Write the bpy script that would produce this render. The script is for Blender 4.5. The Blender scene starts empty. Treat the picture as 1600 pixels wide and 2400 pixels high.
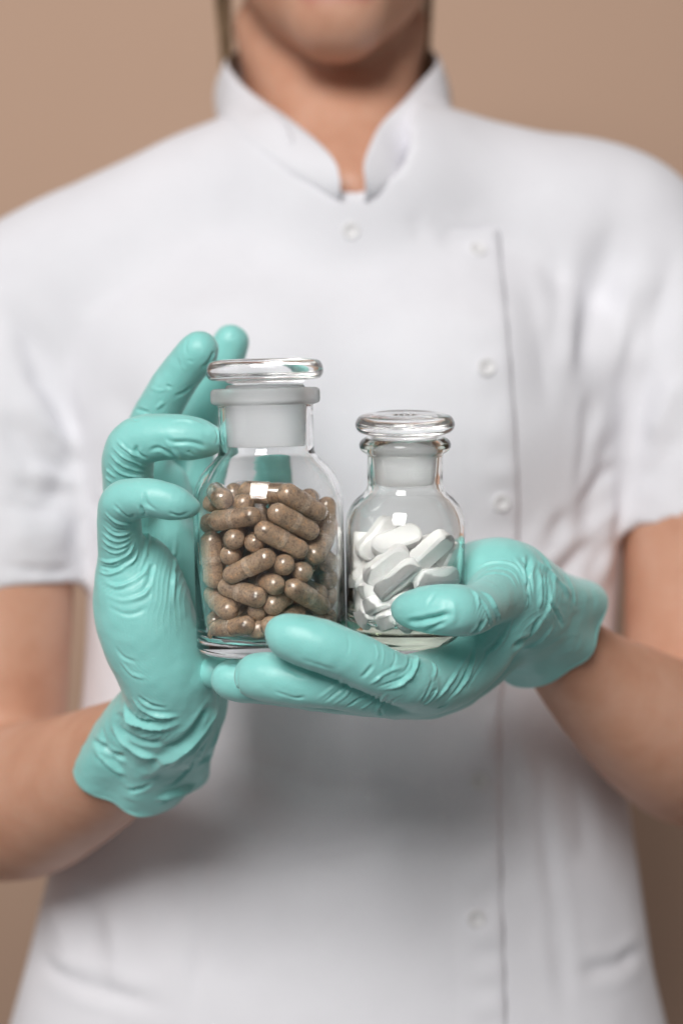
import bpy, bmesh, math, random
import numpy as np
from mathutils import Vector, Matrix
from mathutils.bvhtree import BVHTree

# ------------------------------------------------------------------ camera, world, lights, exposure
SC = bpy.context.scene
COL = SC.collection
CAM_Z = 1.20
FPX = 3900.0                      # focal length in photograph pixels (photograph 1600 x 2400)
cd = bpy.data.cameras.new('camera')
cam = bpy.data.objects.new('camera', cd)
COL.objects.link(cam)
cam.location = (0, 0, CAM_Z)
cam.rotation_euler = (math.radians(90), 0, 0)
cd.sensor_fit = 'VERTICAL'
cd.sensor_height = 36.0
cd.sensor_width = 24.0
cd.lens = FPX / 2400 * 36.0
cd.clip_start = 0.01
cd.clip_end = 50
cd.dof.use_dof = True
cd.dof.focus_distance = 0.578
cd.dof.aperture_fstop = 4.3
cd.dof.aperture_blades = 9
SC.camera = cam

w = bpy.data.worlds.new('World')
SC.world = w
w.use_nodes = True
w.node_tree.nodes['Background'].inputs[0].default_value = (1.0, 0.97, 0.965, 1)
w.node_tree.nodes['Background'].inputs[1].default_value = 0.155


def softbox(name, loc, target, size, power, color=(1, 1, 1), size_y=None):
    ld = bpy.data.lights.new(name, 'AREA')
    ld.shape = 'RECTANGLE'
    ld.size = size
    ld.size_y = size_y or size
    ld.energy = power
    ld.color = color
    o = bpy.data.objects.new(name, ld)
    COL.objects.link(o)
    o.location = loc
    o.rotation_euler = (Vector(target) - Vector(loc)).to_track_quat('-Z', 'Y').to_euler()
    return o


softbox('key_softbox', (-0.46, -1.22, 2.36), (0, 0.70, 1.18), 0.95, 49, (1, 0.985, 0.965))
softbox('left_fill', (-2.0, -0.2, 1.75), (0, 0.8, 1.15), 1.3, 3.0, (0.95, 0.98, 1.0))  # unseen weak fill lamp added on the left to lift the shade

SC.view_settings.view_transform = 'Standard'
SC.view_settings.look = 'None'
SC.view_settings.gamma = 1
SC.view_settings.exposure = 0
SC.view_settings.use_curve_mapping = False
SC.render.engine = 'CYCLES'
SC.cycles.use_denoising = True
SC.cycles.max_bounces = 16
SC.cycles.transmission_bounces = 14
SC.cycles.glossy_bounces = 6
SC.cycles.diffuse_bounces = 4
SC.cycles.transparent_max_bounces = 16
SC.cycles.caustics_refractive = True
SC.cycles.caustics_reflective = False
SC.cycles.sample_clamp_indirect = 0.0
SC.cycles.blur_glossy = 0.0

rng = random.Random(7)
nrng = np.random.RandomState(11)


# ------------------------------------------------------------------ helpers
def W(px, py, Y):
    """photograph pixel + distance in mm -> point in mm (camera at the origin, z up)"""
    return np.array([(px - 800) / FPX * Y, Y, -(py - 1200) / FPX * Y], dtype=np.float64)


S = 0.875                         # the person stands this much nearer than the nominal distances below


def WB(px, py, Y):
    return W(px, py, Y * S)


def to_world(v):
    v = np.asarray(v, dtype=np.float64) * 0.001
    v = v.copy()
    v[..., 2] += CAM_Z
    return v


def tag(o, label=None, cat=None, group=None, kind=None):
    if label: o['label'] = label
    if cat: o['category'] = cat
    if group: o['group'] = group
    if kind: o['kind'] = kind
    return o


def link(name, me, mats=None, parent=None):
    o = bpy.data.objects.new(name, me)
    COL.objects.link(o)
    if mats is not None and not len(me.materials):
        for m in (mats if isinstance(mats, (list, tuple)) else [mats]):
            me.materials.append(m)
    if parent is not None:
        o.parent = parent
        o.matrix_parent_inverse = parent.matrix_world.inverted()
    return o


def empty(name, loc):
    o = bpy.data.objects.new(name, None)
    COL.objects.link(o)
    o.location = loc
    o.empty_display_size = 0.02
    o.matrix_world = Matrix.Translation(loc)
    return o


def np_mesh(name, verts, quads, smooth=True):
    me = bpy.data.meshes.new(name)
    verts = np.ascontiguousarray(verts, dtype=np.float32)
    quads = np.ascontiguousarray(quads, dtype=np.int32)
    n = quads.shape[1]
    me.vertices.add(len(verts)); me.vertices.foreach_set('co', verts.ravel())
    me.loops.add(quads.size); me.loops.foreach_set('vertex_index', quads.ravel())
    me.polygons.add(len(quads))
    me.polygons.foreach_set('loop_start', np.arange(0, quads.size, n, dtype=np.int32))
    me.polygons.foreach_set('loop_total', np.full(len(quads), n, dtype=np.int32))
    if smooth:
        me.polygons.foreach_set('use_smooth', np.ones(len(quads), dtype=bool))
    me.update(); me.validate()
    return me


# ---- value noise
_LAT = nrng.rand(64, 64, 64).astype(np.float32) * 2 - 1


def vnoise(p, scale, seed=0):
    q = np.asarray(p, dtype=np.float64) / scale + 17.3 + seed * 7.77
    i = np.floor(q).astype(np.int64)
    f = q - i
    f = f * f * (3 - 2 * f)
    r = 0
    for dx in (0, 1):
        for dy in (0, 1):
            for dz in (0, 1):
                wgt = (f[..., 0] if dx else 1 - f[..., 0]) * (f[..., 1] if dy else 1 - f[..., 1]) * (f[..., 2] if dz else 1 - f[..., 2])
                r = r + wgt * _LAT[(i[..., 0] + dx) & 63, (i[..., 1] + dy) & 63, (i[..., 2] + dz) & 63]
    return r


# ---- signed distance fields on a grid
def smin(a, b, k):
    if k <= 0:
        return np.minimum(a, b)
    h = np.maximum(k - np.abs(a - b), 0) / k
    return np.minimum(a, b) - h * h * k * 0.25


class Grid:
    def __init__(s, lo, hi, h, ymap=lambda y: y, rs=1.0):
        s.ymap = ymap; s.rs = rs
        s.h = h
        s.lo = np.array(lo, float)
        s.n = np.ceil((np.array(hi, float) - s.lo) / h).astype(int) + 1
        s.ax = [(s.lo[i] + np.arange(s.n[i]) * h).astype(np.float32) for i in range(3)]

    def layer(s):
        return np.full(tuple(s.n), 1000.0, dtype=np.float32)

    def region(s, lo, hi):
        a = np.clip(np.floor((np.array(lo) - s.lo) / s.h).astype(int), 0, s.n - 1)
        b = np.clip(np.ceil((np.array(hi) - s.lo) / s.h).astype(int) + 1, 1, s.n)
        sl = tuple(slice(a[i], max(b[i], a[i] + 1)) for i in range(3))
        return sl, s.ax[0][sl[0]][:, None, None], s.ax[1][sl[1]][None, :, None], s.ax[2][sl[2]][None, None, :]

    def cone(s, L, a, b, ra, rb, k=0, flat=None, mode='union'):
        s.cone0(L, a, b, ra * s.rs, rb * s.rs, k, flat, mode)

    def cone0(s, L, a, b, ra, rb, k=0, flat=None, mode='union'):
        r = max(ra, rb)
        m = r + k + 3 * s.h + 2
        sl, X, Y, Z = s.region(np.minimum(a, b) - m, np.maximum(a, b) + m)
        ba = np.array(b, float) - a
        ax, ay, az = X - np.float32(a[0]), Y - np.float32(a[1]), Z - np.float32(a[2])
        t = np.clip((ax * np.float32(ba[0]) + ay * np.float32(ba[1]) + az * np.float32(ba[2])) / np.float32(max(ba @ ba, 1e-6)), 0, 1)
        qx, qy, qz = ax - t * np.float32(ba[0]), ay - t * np.float32(ba[1]), az - t * np.float32(ba[2])
        l2 = qx * qx + qy * qy + qz * qz
        if flat is not None:
            n, sc = flat
            dn = qx * np.float32(n[0]) + qy * np.float32(n[1]) + qz * np.float32(n[2])
            l2 = l2 + dn * dn * np.float32(sc * sc - 1)
        d = np.sqrt(l2) - (np.float32(ra) + t * np.float32(rb - ra))
        if mode == 'union':
            L[sl] = smin(L[sl], d, k)
        else:
            L[sl] = -smin(-L[sl], d, k)

    def chain(s, L, pts, k=2.5, sub=3, flat=None):
        """pts: (px, py, Y, rpx)"""
        P = np.array([np.append(W(p[0], p[1], s.ymap(p[2])), p[3] * s.ymap(p[2]) / FPX) for p in pts])
        P = catmull(P, sub)
        for i in range(len(P) - 1):
            s.cone0(L, P[i, :3], P[i + 1, :3], P[i, 3], P[i + 1, 3], k, flat)


def catmull(P, sub):
    P = np.asarray(P, float)
    if len(P) < 3:
        return np.array([P[0] + (P[-1] - P[0]) * t for t in np.linspace(0, 1, sub + 1)]) if len(P) == 2 else P
    Q = np.vstack([2 * P[0] - P[1], P, 2 * P[-1] - P[-2]])
    out = []
    for i in range(len(P) - 1):
        p0, p1, p2, p3 = Q[i:i + 4]
        for j in range(sub):
            t = j / sub
            out.append(0.5 * (2 * p1 + (p2 - p0) * t + (2 * p0 - 5 * p1 + 4 * p2 - p3) * t * t + (3 * p1 - p0 - 3 * p2 + p3) * t ** 3))
    out.append(P[-1])
    return np.array(out)


def surface_nets(D, lo, h):
    s = D < 0
    nx, ny, nz = D.shape
    c = np.zeros((nx - 1, ny - 1, nz - 1), dtype=np.int8)
    for dx in (0, 1):
        for dy in (0, 1):
            for dz in (0, 1):
                c += s[dx:nx - 1 + dx, dy:ny - 1 + dy, dz:nz - 1 + dz]
    act = np.argwhere((c > 0) & (c < 8))
    idx = np.full(c.shape, -1, dtype=np.int32)
    idx[act[:, 0], act[:, 1], act[:, 2]] = np.arange(len(act))
    corners = [(x, y, z) for x in (0, 1) for y in (0, 1) for z in (0, 1)]
    vals = np.stack([D[act[:, 0] + x, act[:, 1] + y, act[:, 2] + z] for x, y, z in corners], 1)
    pos = np.zeros((len(act), 3)); cnt = np.zeros(len(act))
    for a in range(8):
        for b in range(a + 1, 8):
            ca, cb = np.array(corners[a]), np.array(corners[b])
            if np.abs(ca - cb).sum() != 1:
                continue
            m = (vals[:, a] < 0) != (vals[:, b] < 0)
            t = vals[m, a] / (vals[m, a] - vals[m, b])
            pos[m] += ca + t[:, None] * (cb - ca)
            cnt[m] += 1
    V = np.array(lo) + (act + pos / cnt[:, None]) * h
    quads = []
    for ax in range(3):
        o = [i for i in range(3) if i != ax]
        sa = [slice(None)] * 3; sb = [slice(None)] * 3
        sa[ax] = slice(0, -1); sb[ax] = slice(1, None)
        for i in o:
            sa[i] = slice(1, -1); sb[i] = slice(1, -1)
        A, B = s[tuple(sa)], s[tuple(sb)]
        for inside_first in (True, False):
            e = np.argwhere((A & ~B) if inside_first else (~A & B))
            if not len(e):
                continue
            base = e.copy()
            for i in o:
                base[:, i] += 1
            def cell(d0, d1):
                q = base.copy(); q[:, o[0]] += d0; q[:, o[1]] += d1
                return idx[q[:, 0], q[:, 1], q[:, 2]]
            q = np.stack([cell(-1, -1), cell(0, -1), cell(0, 0), cell(-1, 0)], 1)
            flip = (not inside_first) ^ (ax == 1)
            quads.append(q[:, ::-1] if flip else q)
    return V, np.vstack(quads)


def v_normals(V, Q):
    n = np.cross(V[Q[:, 2]] - V[Q[:, 0]], V[Q[:, 3]] - V[Q[:, 1]])
    N = np.zeros_like(V)
    for k in range(3):
        for j in range(4):
            N[:, k] += np.bincount(Q[:, j], weights=n[:, k], minlength=len(V))
    return N / np.maximum(np.linalg.norm(N, axis=1, keepdims=True), 1e-9)


def laplacian(V, Q, it, lam=0.5):
    a = np.concatenate([Q[:, 0], Q[:, 1], Q[:, 2], Q[:, 3]])
    b = np.concatenate([Q[:, 1], Q[:, 2], Q[:, 3], Q[:, 0]])
    deg = np.bincount(a, minlength=len(V)) + np.bincount(b, minlength=len(V))
    deg = np.maximum(deg, 1)
    for _ in range(it):
        M = np.stack([np.bincount(a, weights=V[b, k], minlength=len(V)) + np.bincount(b, weights=V[a, k], minlength=len(V)) for k in range(3)], 1) / deg[:, None]
        V = V + lam * (M - V)
    return V


def taubin(V, Q, it):
    for _ in range(it):
        V = laplacian(V, Q, 1, 0.55)
        V = laplacian(V, Q, 1, -0.57)
    return V


def bvh_of(V, Q):
    return BVHTree.FromPolygons([tuple(v) for v in V], [tuple(int(i) for i in q) for q in Q])


def hit(bvh, px, py):
    d = Vector(((px - 800) / FPX, 1, -(py - 1200) / FPX)).normalized()
    p, n, i, dist = bvh.ray_cast(Vector((0, 0, 0)), d)
    return None if p is None else (np.array(p), np.array(n))


def seg_dist(P, A, B):
    ba = B - A
    t = np.clip(((P - A) @ ba) / max(ba @ ba, 1e-9), 0, 1)
    return np.linalg.norm(P - A - t[:, None] * ba, axis=1), t


def crease(V, bvh, disp, pts, width, depth, ridge=0.28, fade=0.3):
    """a fold that runs along the surface through the points: a groove (depth < 0) or ridge, with shoulders beside it"""
    C = catmull(np.array(pts, float), 5)
    P = []
    for x, y in C:
        h = hit(bvh, x, y)
        if h is not None and (not P or abs(h[0][1] - P[-1][1]) < 14 + 6 * width):
            P.append(h[0])
    if len(P) < 2:
        return
    P = np.array(P)
    if width < 3:
        depth *= 1.5 if width >= 1.1 else 1.12
        width *= 0.8
    reach = width * 3.6
    m = np.all((V > P.min(0) - reach) & (V < P.max(0) + reach), axis=1)
    ids = np.nonzero(m)[0]
    if not len(ids):
        return
    Vs = V[ids]
    seg = np.linalg.norm(np.diff(P, axis=0), axis=1)
    cum = np.concatenate([[0], np.cumsum(seg)]); tot = max(cum[-1], 1e-6)
    best = np.full(len(ids), 1e9); par = np.zeros(len(ids))
    for i in range(len(P) - 1):
        d, t = seg_dist(Vs, P[i], P[i + 1])
        u = (cum[i] + t * seg[i]) / tot
        b = d < best
        best[b] = d[b]; par[b] = u[b]
    env = np.clip(np.minimum(par, 1 - par) / fade, 0, 1)
    env = env * env * (3 - 2 * env) * np.clip(0.8 + 0.55 * vnoise(Vs, width * 6 + 1.0, 31), 0.15, 1.4)
    best = np.abs(best + 0.45 * width * vnoise(Vs, width * 3.5, 37))
    prof = np.exp(-(best / width) ** 1.35) - ridge * np.exp(-((best - 1.9 * width) / width) ** 2)
    disp[ids] += depth * env * prof


def vert_mesh(name, V, Q, mat, parent, smooth=True):
    me = np_mesh(name, to_world(V), Q, smooth)
    return link(name, me, mat, parent)


# ------------------------------------------------------------------ materials
def new_mat(name):
    m = bpy.data.materials.new(name)
    m.use_nodes = True
    nt = m.node_tree
    return m, nt, nt.nodes, nt.links, nt.nodes['Principled BSDF']


def noise_node(N, L, scale, detail=4, rough=0.55, coord='Object'):
    tc = N.new('ShaderNodeTexCoord')
    t = N.new('ShaderNodeTexNoise')
    t.inputs['Scale'].default_value = scale
    t.inputs['Detail'].default_value = detail
    t.inputs['Roughness'].default_value = rough
    L.new(tc.outputs[coord], t.inputs['Vector'])
    return t


def ramp(N, L, src, stops):
    r = N.new('ShaderNodeValToRGB')
    while len(r.color_ramp.elements) < len(stops):
        r.color_ramp.elements.new(0.5)
    for e, (p, c) in zip(r.color_ramp.elements, stops):
        e.position = p; e.color = (*c, 1)
    L.new(src, r.inputs['Fac'])
    return r


def add_bump(N, L, bsdf, height, strength, dist):
    b = N.new('ShaderNodeBump')
    b.inputs['Strength'].default_value = strength
    b.inputs['Distance'].default_value = dist
    L.new(height, b.inputs['Height'])
    L.new(b.outputs['Normal'], bsdf.inputs['Normal'])
    return b


def m_wall():
    m, nt, N, L, B = new_mat('painted_wall')
    t = noise_node(N, L, 3, 5)
    r = ramp(N, L, t.outputs['Fac'], [(0.3, (0.60, 0.40, 0.29)), (0.7, (0.62, 0.415, 0.302))])
    L.new(r.outputs['Color'], B.inputs['Base Color'])
    B.inputs['Roughness'].default_value = 0.85
    t2 = noise_node(N, L, 220, 3)
    add_bump(N, L, B, t2.outputs['Fac'], 0.15, 0.001)
    return m


def m_cloth():
    m, nt, N, L, B = new_mat('white_cotton')
    t = noise_node(N, L, 25, 5)
    r = ramp(N, L, t.outputs['Fac'], [(0.3, (0.775, 0.77, 0.81)), (0.7, (0.82, 0.815, 0.855))])
    L.new(r.outputs['Color'], B.inputs['Base Color'])
    B.inputs['Roughness'].default_value = 0.9
    B.inputs['Specular IOR Level'].default_value = 0.2
    B.inputs['Sheen Weight'].default_value = 0.15
    w1 = N.new('ShaderNodeTexWave'); w1.inputs['Scale'].default_value = 260; w1.inputs['Distortion'].default_value = 1.5
    tc = N.new('ShaderNodeTexCoord'); L.new(tc.outputs['Object'], w1.inputs['Vector'])
    add_bump(N, L, B, w1.outputs['Fac'], 0.15, 0.0005)
    return m


def m_skin():
    m, nt, N, L, B = new_mat('skin')
    t = noise_node(N, L, 30, 6, 0.6)
    r = ramp(N, L, t.outputs['Fac'], [(0.25, (0.53, 0.255, 0.16)), (0.5, (0.62, 0.33, 0.22)), (0.8, (0.69, 0.41, 0.295))])
    a = N.new('ShaderNodeAttribute'); a.attribute_name = 'lip'
    mx = N.new('ShaderNodeMix'); mx.data_type = 'RGBA'
    L.new(a.outputs['Fac'], mx.inputs['Factor'])
    L.new(r.outputs['Color'], mx.inputs['A'])
    mx.inputs['B'].default_value = (0.50, 0.19, 0.15, 1)
    L.new(mx.outputs['Result'], B.inputs['Base Color'])
    B.inputs['Roughness'].default_value = 0.48
    B.inputs['Subsurface Weight'].default_value = 0.25
    B.inputs['Subsurface Radius'].default_value = (1.0, 0.35, 0.2)
    B.inputs['Subsurface Scale'].default_value = 0.006
    t2 = noise_node(N, L, 900, 3)
    add_bump(N, L, B, t2.outputs['Fac'], 0.12, 0.0006)
    return m


def m_glove():
    m, nt, N, L, B = new_mat('teal_nitrile')
    t = noise_node(N, L, 60, 5)
    r = ramp(N, L, t.outputs['Fac'], [(0.3, (0.275, 0.68, 0.64)), (0.7, (0.31, 0.715, 0.675))])
    L.new(r.outputs['Color'], B.inputs['Base Color'])
    B.inputs['Roughness'].default_value = 0.40
    B.inputs['Specular IOR Level'].default_value = 0.45
    B.inputs['Subsurface Weight'].default_value = 0.22
    B.inputs['Subsurface Radius'].default_value = (0.5, 1.0, 0.9)
    B.inputs['Subsurface Scale'].default_value = 0.0022
    B.inputs['Sheen Weight'].default_value = 0.22
    t2 = noise_node(N, L, 1500, 2)
    t3 = noise_node(N, L, 260, 4, 0.6)
    ad = N.new('ShaderNodeMath'); ad.operation = 'MULTIPLY_ADD'
    L.new(t3.outputs['Fac'], ad.inputs[0]); ad.inputs[1].default_value = 1.6
    L.new(t2.outputs['Fac'], ad.inputs[2])
    b1 = add_bump(N, L, B, ad.outputs[0], 0.3, 0.0002)
    # thin crinkles of the slack film
    tc = N.new('ShaderNodeTexCoord')
    n1 = N.new('ShaderNodeTexNoise'); n1.noise_type = 'RIDGED_MULTIFRACTAL'
    n1.inputs['Scale'].default_value = 55; n1.inputs['Detail'].default_value = 2.5; n1.inputs['Distortion'].default_value = 0.6
    mp = N.new('ShaderNodeMapping'); mp.inputs['Rotation'].default_value = (0.3, 0.9, 0.5); mp.inputs['Scale'].default_value = (1, 1, 2.6)
    L.new(tc.outputs['Object'], mp.inputs['Vector']); L.new(mp.outputs['Vector'], n1.inputs['Vector'])
    n2 = noise_node(N, L, 38, 2)
    rm = ramp(N, L, n2.outputs['Fac'], [(0.40, (0, 0, 0)), (0.60, (1, 1, 1))])
    mu = N.new('ShaderNodeMath'); mu.operation = 'MULTIPLY'
    L.new(n1.outputs['Fac'], mu.inputs[0]); L.new(rm.outputs['Color'], mu.inputs[1])
    sa = N.new('ShaderNodeAttribute'); sa.attribute_name = 'slack'
    m2 = N.new('ShaderNodeMath'); m2.operation = 'MULTIPLY'
    L.new(mu.outputs[0], m2.inputs[0]); L.new(sa.outputs['Fac'], m2.inputs[1])
    b2 = N.new('ShaderNodeBump'); b2.inputs['Strength'].default_value = 0.75; b2.inputs['Distance'].default_value = 0.0012
    L.new(m2.outputs[0], b2.inputs['Height']); L.new(b2.outputs['Normal'], b1.inputs['Normal'])
    return m


def m_glass(name, tint=(1, 1, 1), rough=0.0, smudge=0.0):
    m, nt, N, L, B = new_mat(name)
    B.inputs['Base Color'].default_value = (*tint, 1)
    B.inputs['Transmission Weight'].default_value = 1
    B.inputs['IOR'].default_value = 1.5
    B.inputs['Roughness'].default_value = rough
    if smudge:
        t = noise_node(N, L, 70, 6, 0.7)
        r = ramp(N, L, t.outputs['Fac'], [(0.45, (0, 0, 0)), (0.8, (smudge, smudge, smudge))])
        L.new(r.outputs['Color'], B.inputs['Roughness'])
    return m


def m_frost():
    m, nt, N, L, B = new_mat('ground_glass')
    B.inputs['Base Color'].default_value = (0.97, 0.975, 0.98, 1)
    B.inputs['Transmission Weight'].default_value = 0.78
    B.inputs['IOR'].default_value = 1.35
    B.inputs['Roughness'].default_value = 0.55
    tc = N.new('ShaderNodeTexCoord')
    mp = N.new('ShaderNodeMapping'); mp.inputs['Scale'].default_value = (60, 60, 1500)
    t = N.new('ShaderNodeTexNoise'); t.inputs['Scale'].default_value = 1; t.inputs['Detail'].default_value = 3
    L.new(tc.outputs['Object'], mp.inputs['Vector']); L.new(mp.outputs['Vector'], t.inputs['Vector'])
    add_bump(N, L, B, t.outputs['Fac'], 0.4, 0.0003)
    return m


def m_capsule(name, c):
    m, nt, N, L, B = new_mat(name)
    oi = N.new('ShaderNodeObjectInfo')
    tc = N.new('ShaderNodeTexCoord')
    vm = N.new('ShaderNodeVectorMath'); vm.operation = 'ADD'
    cb = N.new('ShaderNodeCombineXYZ')
    for k in range(3): L.new(oi.outputs['Random'], cb.inputs[k])
    L.new(tc.outputs['Object'], vm.inputs[0]); L.new(cb.outputs[0], vm.inputs[1])
    def nz(scale, detail, rough):
        t = N.new('ShaderNodeTexNoise'); t.inputs['Scale'].default_value = scale
        t.inputs['Detail'].default_value = detail; t.inputs['Roughness'].default_value = rough
        L.new(vm.outputs[0], t.inputs['Vector']); return t
    t1 = nz(520, 8, 0.75); t2 = nz(1300, 3, 0.6)
    r1 = ramp(N, L, t1.outputs['Fac'], [(0.30, tuple(v * 0.30 for v in c)), (0.44, tuple(v * 0.80 for v in c)), (0.55, c), (0.63, (c[0] * 1.35, c[1] * 1.15, c[2] * 0.9)), (0.72, tuple(min(1, v * 1.75) for v in c))])
    r2 = ramp(N, L, t2.outputs['Fac'], [(0.35, (0.55, 0.5, 0.45)), (0.5, (1, 1, 1)), (0.7, (1.0, 0.98, 0.95))])
    mx = N.new('ShaderNodeMix'); mx.data_type = 'RGBA'; mx.blend_type = 'MULTIPLY'; mx.inputs['Factor'].default_value = 0.7
    L.new(r1.outputs['Color'], mx.inputs['A']); L.new(r2.outputs['Color'], mx.inputs['B'])
    L.new(mx.outputs['Result'], B.inputs['Base Color'])
    B.inputs['Roughness'].default_value = 0.55
    B.inputs['Coat Weight'].default_value = 1.0
    B.inputs['Coat Roughness'].default_value = 0.04
    B.inputs['Coat IOR'].default_value = 1.75
    return m


def m_plain(name, c, rough=0.5, bump=0.0, bscale=400, spec=0.5):
    m, nt, N, L, B = new_mat(name)
    t = noise_node(N, L, bscale * 0.2, 4)
    r = ramp(N, L, t.outputs['Fac'], [(0.3, tuple(v * 0.95 for v in c)), (0.7, c)])
    L.new(r.outputs['Color'], B.inputs['Base Color'])
    B.inputs['Roughness'].default_value = rough
    B.inputs['Specular IOR Level'].default_value = spec
    if bump:
        t2 = noise_node(N, L, bscale, 4)
        add_bump(N, L, B, t2.outputs['Fac'], bump, 0.0004)
    return m


def m_hair():
    m, nt, N, L, B = new_mat('dark_blond_hair')
    t = noise_node(N, L, 120, 3)
    r = ramp(N, L, t.outputs['Fac'], [(0.3, (0.17, 0.105, 0.055)), (0.7, (0.36, 0.24, 0.14))])
    L.new(r.outputs['Color'], B.inputs['Base Color'])
    B.inputs['Roughness'].default_value = 0.45
    return m


M_WALL = m_wall(); M_CLOTH = m_cloth(); M_SKIN = m_skin(); M_GLOVE = m_glove(); M_HAIR = m_hair()
M_GLASS = m_glass('clear_glass', (0.998, 1.0, 0.998))
M_GLASS2 = m_glass('green_tinged_glass', (0.998, 1.0, 0.996), 0.0, 0.09)
_va = M_GLASS2.node_tree.nodes.new('ShaderNodeVolumeAbsorption')
_va.inputs['Color'].default_value = (0.35, 0.55, 0.12, 1)
_va.inputs['Density'].default_value = 10
M_GLASS2.node_tree.links.new(_va.outputs[0], M_GLASS2.node_tree.nodes['Material Output'].inputs['Volume'])
M_STOP = m_glass('pressed_stopper_glass', (0.985, 0.988, 0.985), 0.10)
M_FROST = m_frost()
M_CAPS = m_capsule('gelatin_capsule', (0.42, 0.28, 0.178))
M_CAPS2 = m_capsule('gelatin_capsule_cap', (0.43, 0.29, 0.186))
M_CAPB = m_capsule('gelatin_overlap_band', (0.50, 0.37, 0.265))
M_TAB = m_plain('white_tablet', (0.94, 0.93, 0.925), 0.45, 0.35, 900, 0.35)
M_BUTTON = m_plain('white_plastic_button', (0.80, 0.79, 0.80), 0.3)

# ------------------------------------------------------------------ the wall behind
me = np_mesh('wall', [(-3, 1.45, 0), (3, 1.45, 0), (3, 1.45, 3), (-3, 1.45, 3), (-3, 1.55, 0), (3, 1.55, 0), (3, 1.55, 3), (-3, 1.55, 3)],
             [(0, 1, 2, 3), (5, 4, 7, 6), (1, 5, 6, 2), (4, 0, 3, 7), (3, 2, 6, 7), (4, 5, 1, 0)], smooth=False)
o = link('wall', me, M_WALL)
tag(o, 'plain beige painted wall behind the person', kind='structure')

# ------------------------------------------------------------------ the person
person = empty('person', (0.0, 0.84, 0.0))
tag(person, 'person in white short-sleeved tunic and teal gloves holding two glass jars', 'person')

# torso: py, centre px, half width px, half depth mm, centre Y mm
TORSO = np.array([
    (350, 790, 140, 25, 945), (480, 795, 280, 46, 940), (600, 800, 500, 60, 935), (710, 810, 640, 70, 932), (800, 815, 690, 78, 930),
    (1000, 820, 670, 84, 928), (1200, 825, 640, 84, 930), (1400, 828, 618, 83, 930), (1600, 822, 622, 84, 930), (1800, 815, 645, 87, 930),
    (2000, 806, 678, 92, 930), (2200, 796, 715, 98, 930), (2400, 792, 765, 104, 930), (2700, 790, 840, 110, 930), (3000, 790, 860, 112, 930)], float)


def torso_field(G, L, shrink=0.0, k=20):
    X = G.ax[0][:, None, None]; Y = G.ax[1][None, :, None]; Z = G.ax[2]
    py = 1200 - Z * FPX / (930 * S)
    P = catmull(TORSO, 12)
    o = np.argsort(P[:, 0])
    f = lambda j: np.interp(py, P[o, 0], P[o, j])[None, None, :].astype(np.float32)
    cx = (f(1) - 800) / FPX * 930 * S; hw = f(2) * 930 * S / FPX - shrink; hd = f(3) * S - shrink; cy = f(4) * S
    ax = np.abs(X - cx) / hw; ay = np.abs(Y - cy) / hd
    n = np.float32(2.35)
    d = ((ax ** n + ay ** n + 1e-9) ** (1 / n) - 1) * np.minimum(hw, hd)
    top = Z[None, None, :] - (1200 - 330) / FPX * 930 * S
    d = np.maximum(d, top)
    L[:] = smin(L, d.astype(np.float32), k)


def px_r(mm, Y):
    return mm * FPX / Y


# ---- tunic
GT = Grid((-300, 690, -365), (300, 990, 250), 2.5, lambda y: y * S, S)
LT = GT.layer()
torso_field(GT, LT)
GT.chain(LT, [(590, 455, 945, 164), (420, 574, 945, 168), (267, 652, 945, 172), (77, 724, 940, 180)], k=25)
GT.chain(LT, [(1000, 462, 945, 164), (1112, 516, 945, 168), (1290, 558, 945, 172), (1452, 572, 945, 182)], k=25)
GT.chain(LT, [(700, 480, 925, 200), (930, 480, 925, 200)], k=25)
# bust
GT.cone(LT, WB(600, 940, 893), WB(600, 1000, 893), 52, 52, 35)
GT.cone(LT, WB(1040, 940, 893), WB(1040, 1000, 893), 52, 52, 35)
# neck hole
GT.cone(LT, WB(825, 352, 886), WB(775, 90, 975), 30, 60, 4, None, 'cut')
# sleeves
SL = GT.layer()
GT.chain(SL, [(80, 712, 940, 186), (20, 880, 930, 198), (2, 1100, 915, 196), (-8, 1500, 905, 196)], k=10)
SR = GT.layer()
GT.chain(SR, [(1470, 580, 940, 186), (1560, 790, 930, 198), (1630, 1000, 915, 195), (1662, 1400, 905, 195)], k=10)


def plane_cut(G, L, p, n):
    X = G.ax[0][:, None, None]; Y = G.ax[1][None, :, None]; Z = G.ax[2][None, None, :]
    d = (X - p[0]) * n[0] + (Y - p[1]) * n[1] + (Z - p[2]) * n[2]
    np.maximum(L, d.astype(np.float32), out=L)


def unit(v):
    v = np.array(v, float); return v / np.linalg.norm(v)


plane_cut(GT, SL, WB(95, 1368, 905), unit((0.08, 0.0, -1)))
plane_cut(GT, SR, WB(1530, 1216, 905), unit((0.28, 0.05, -1)))
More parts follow.
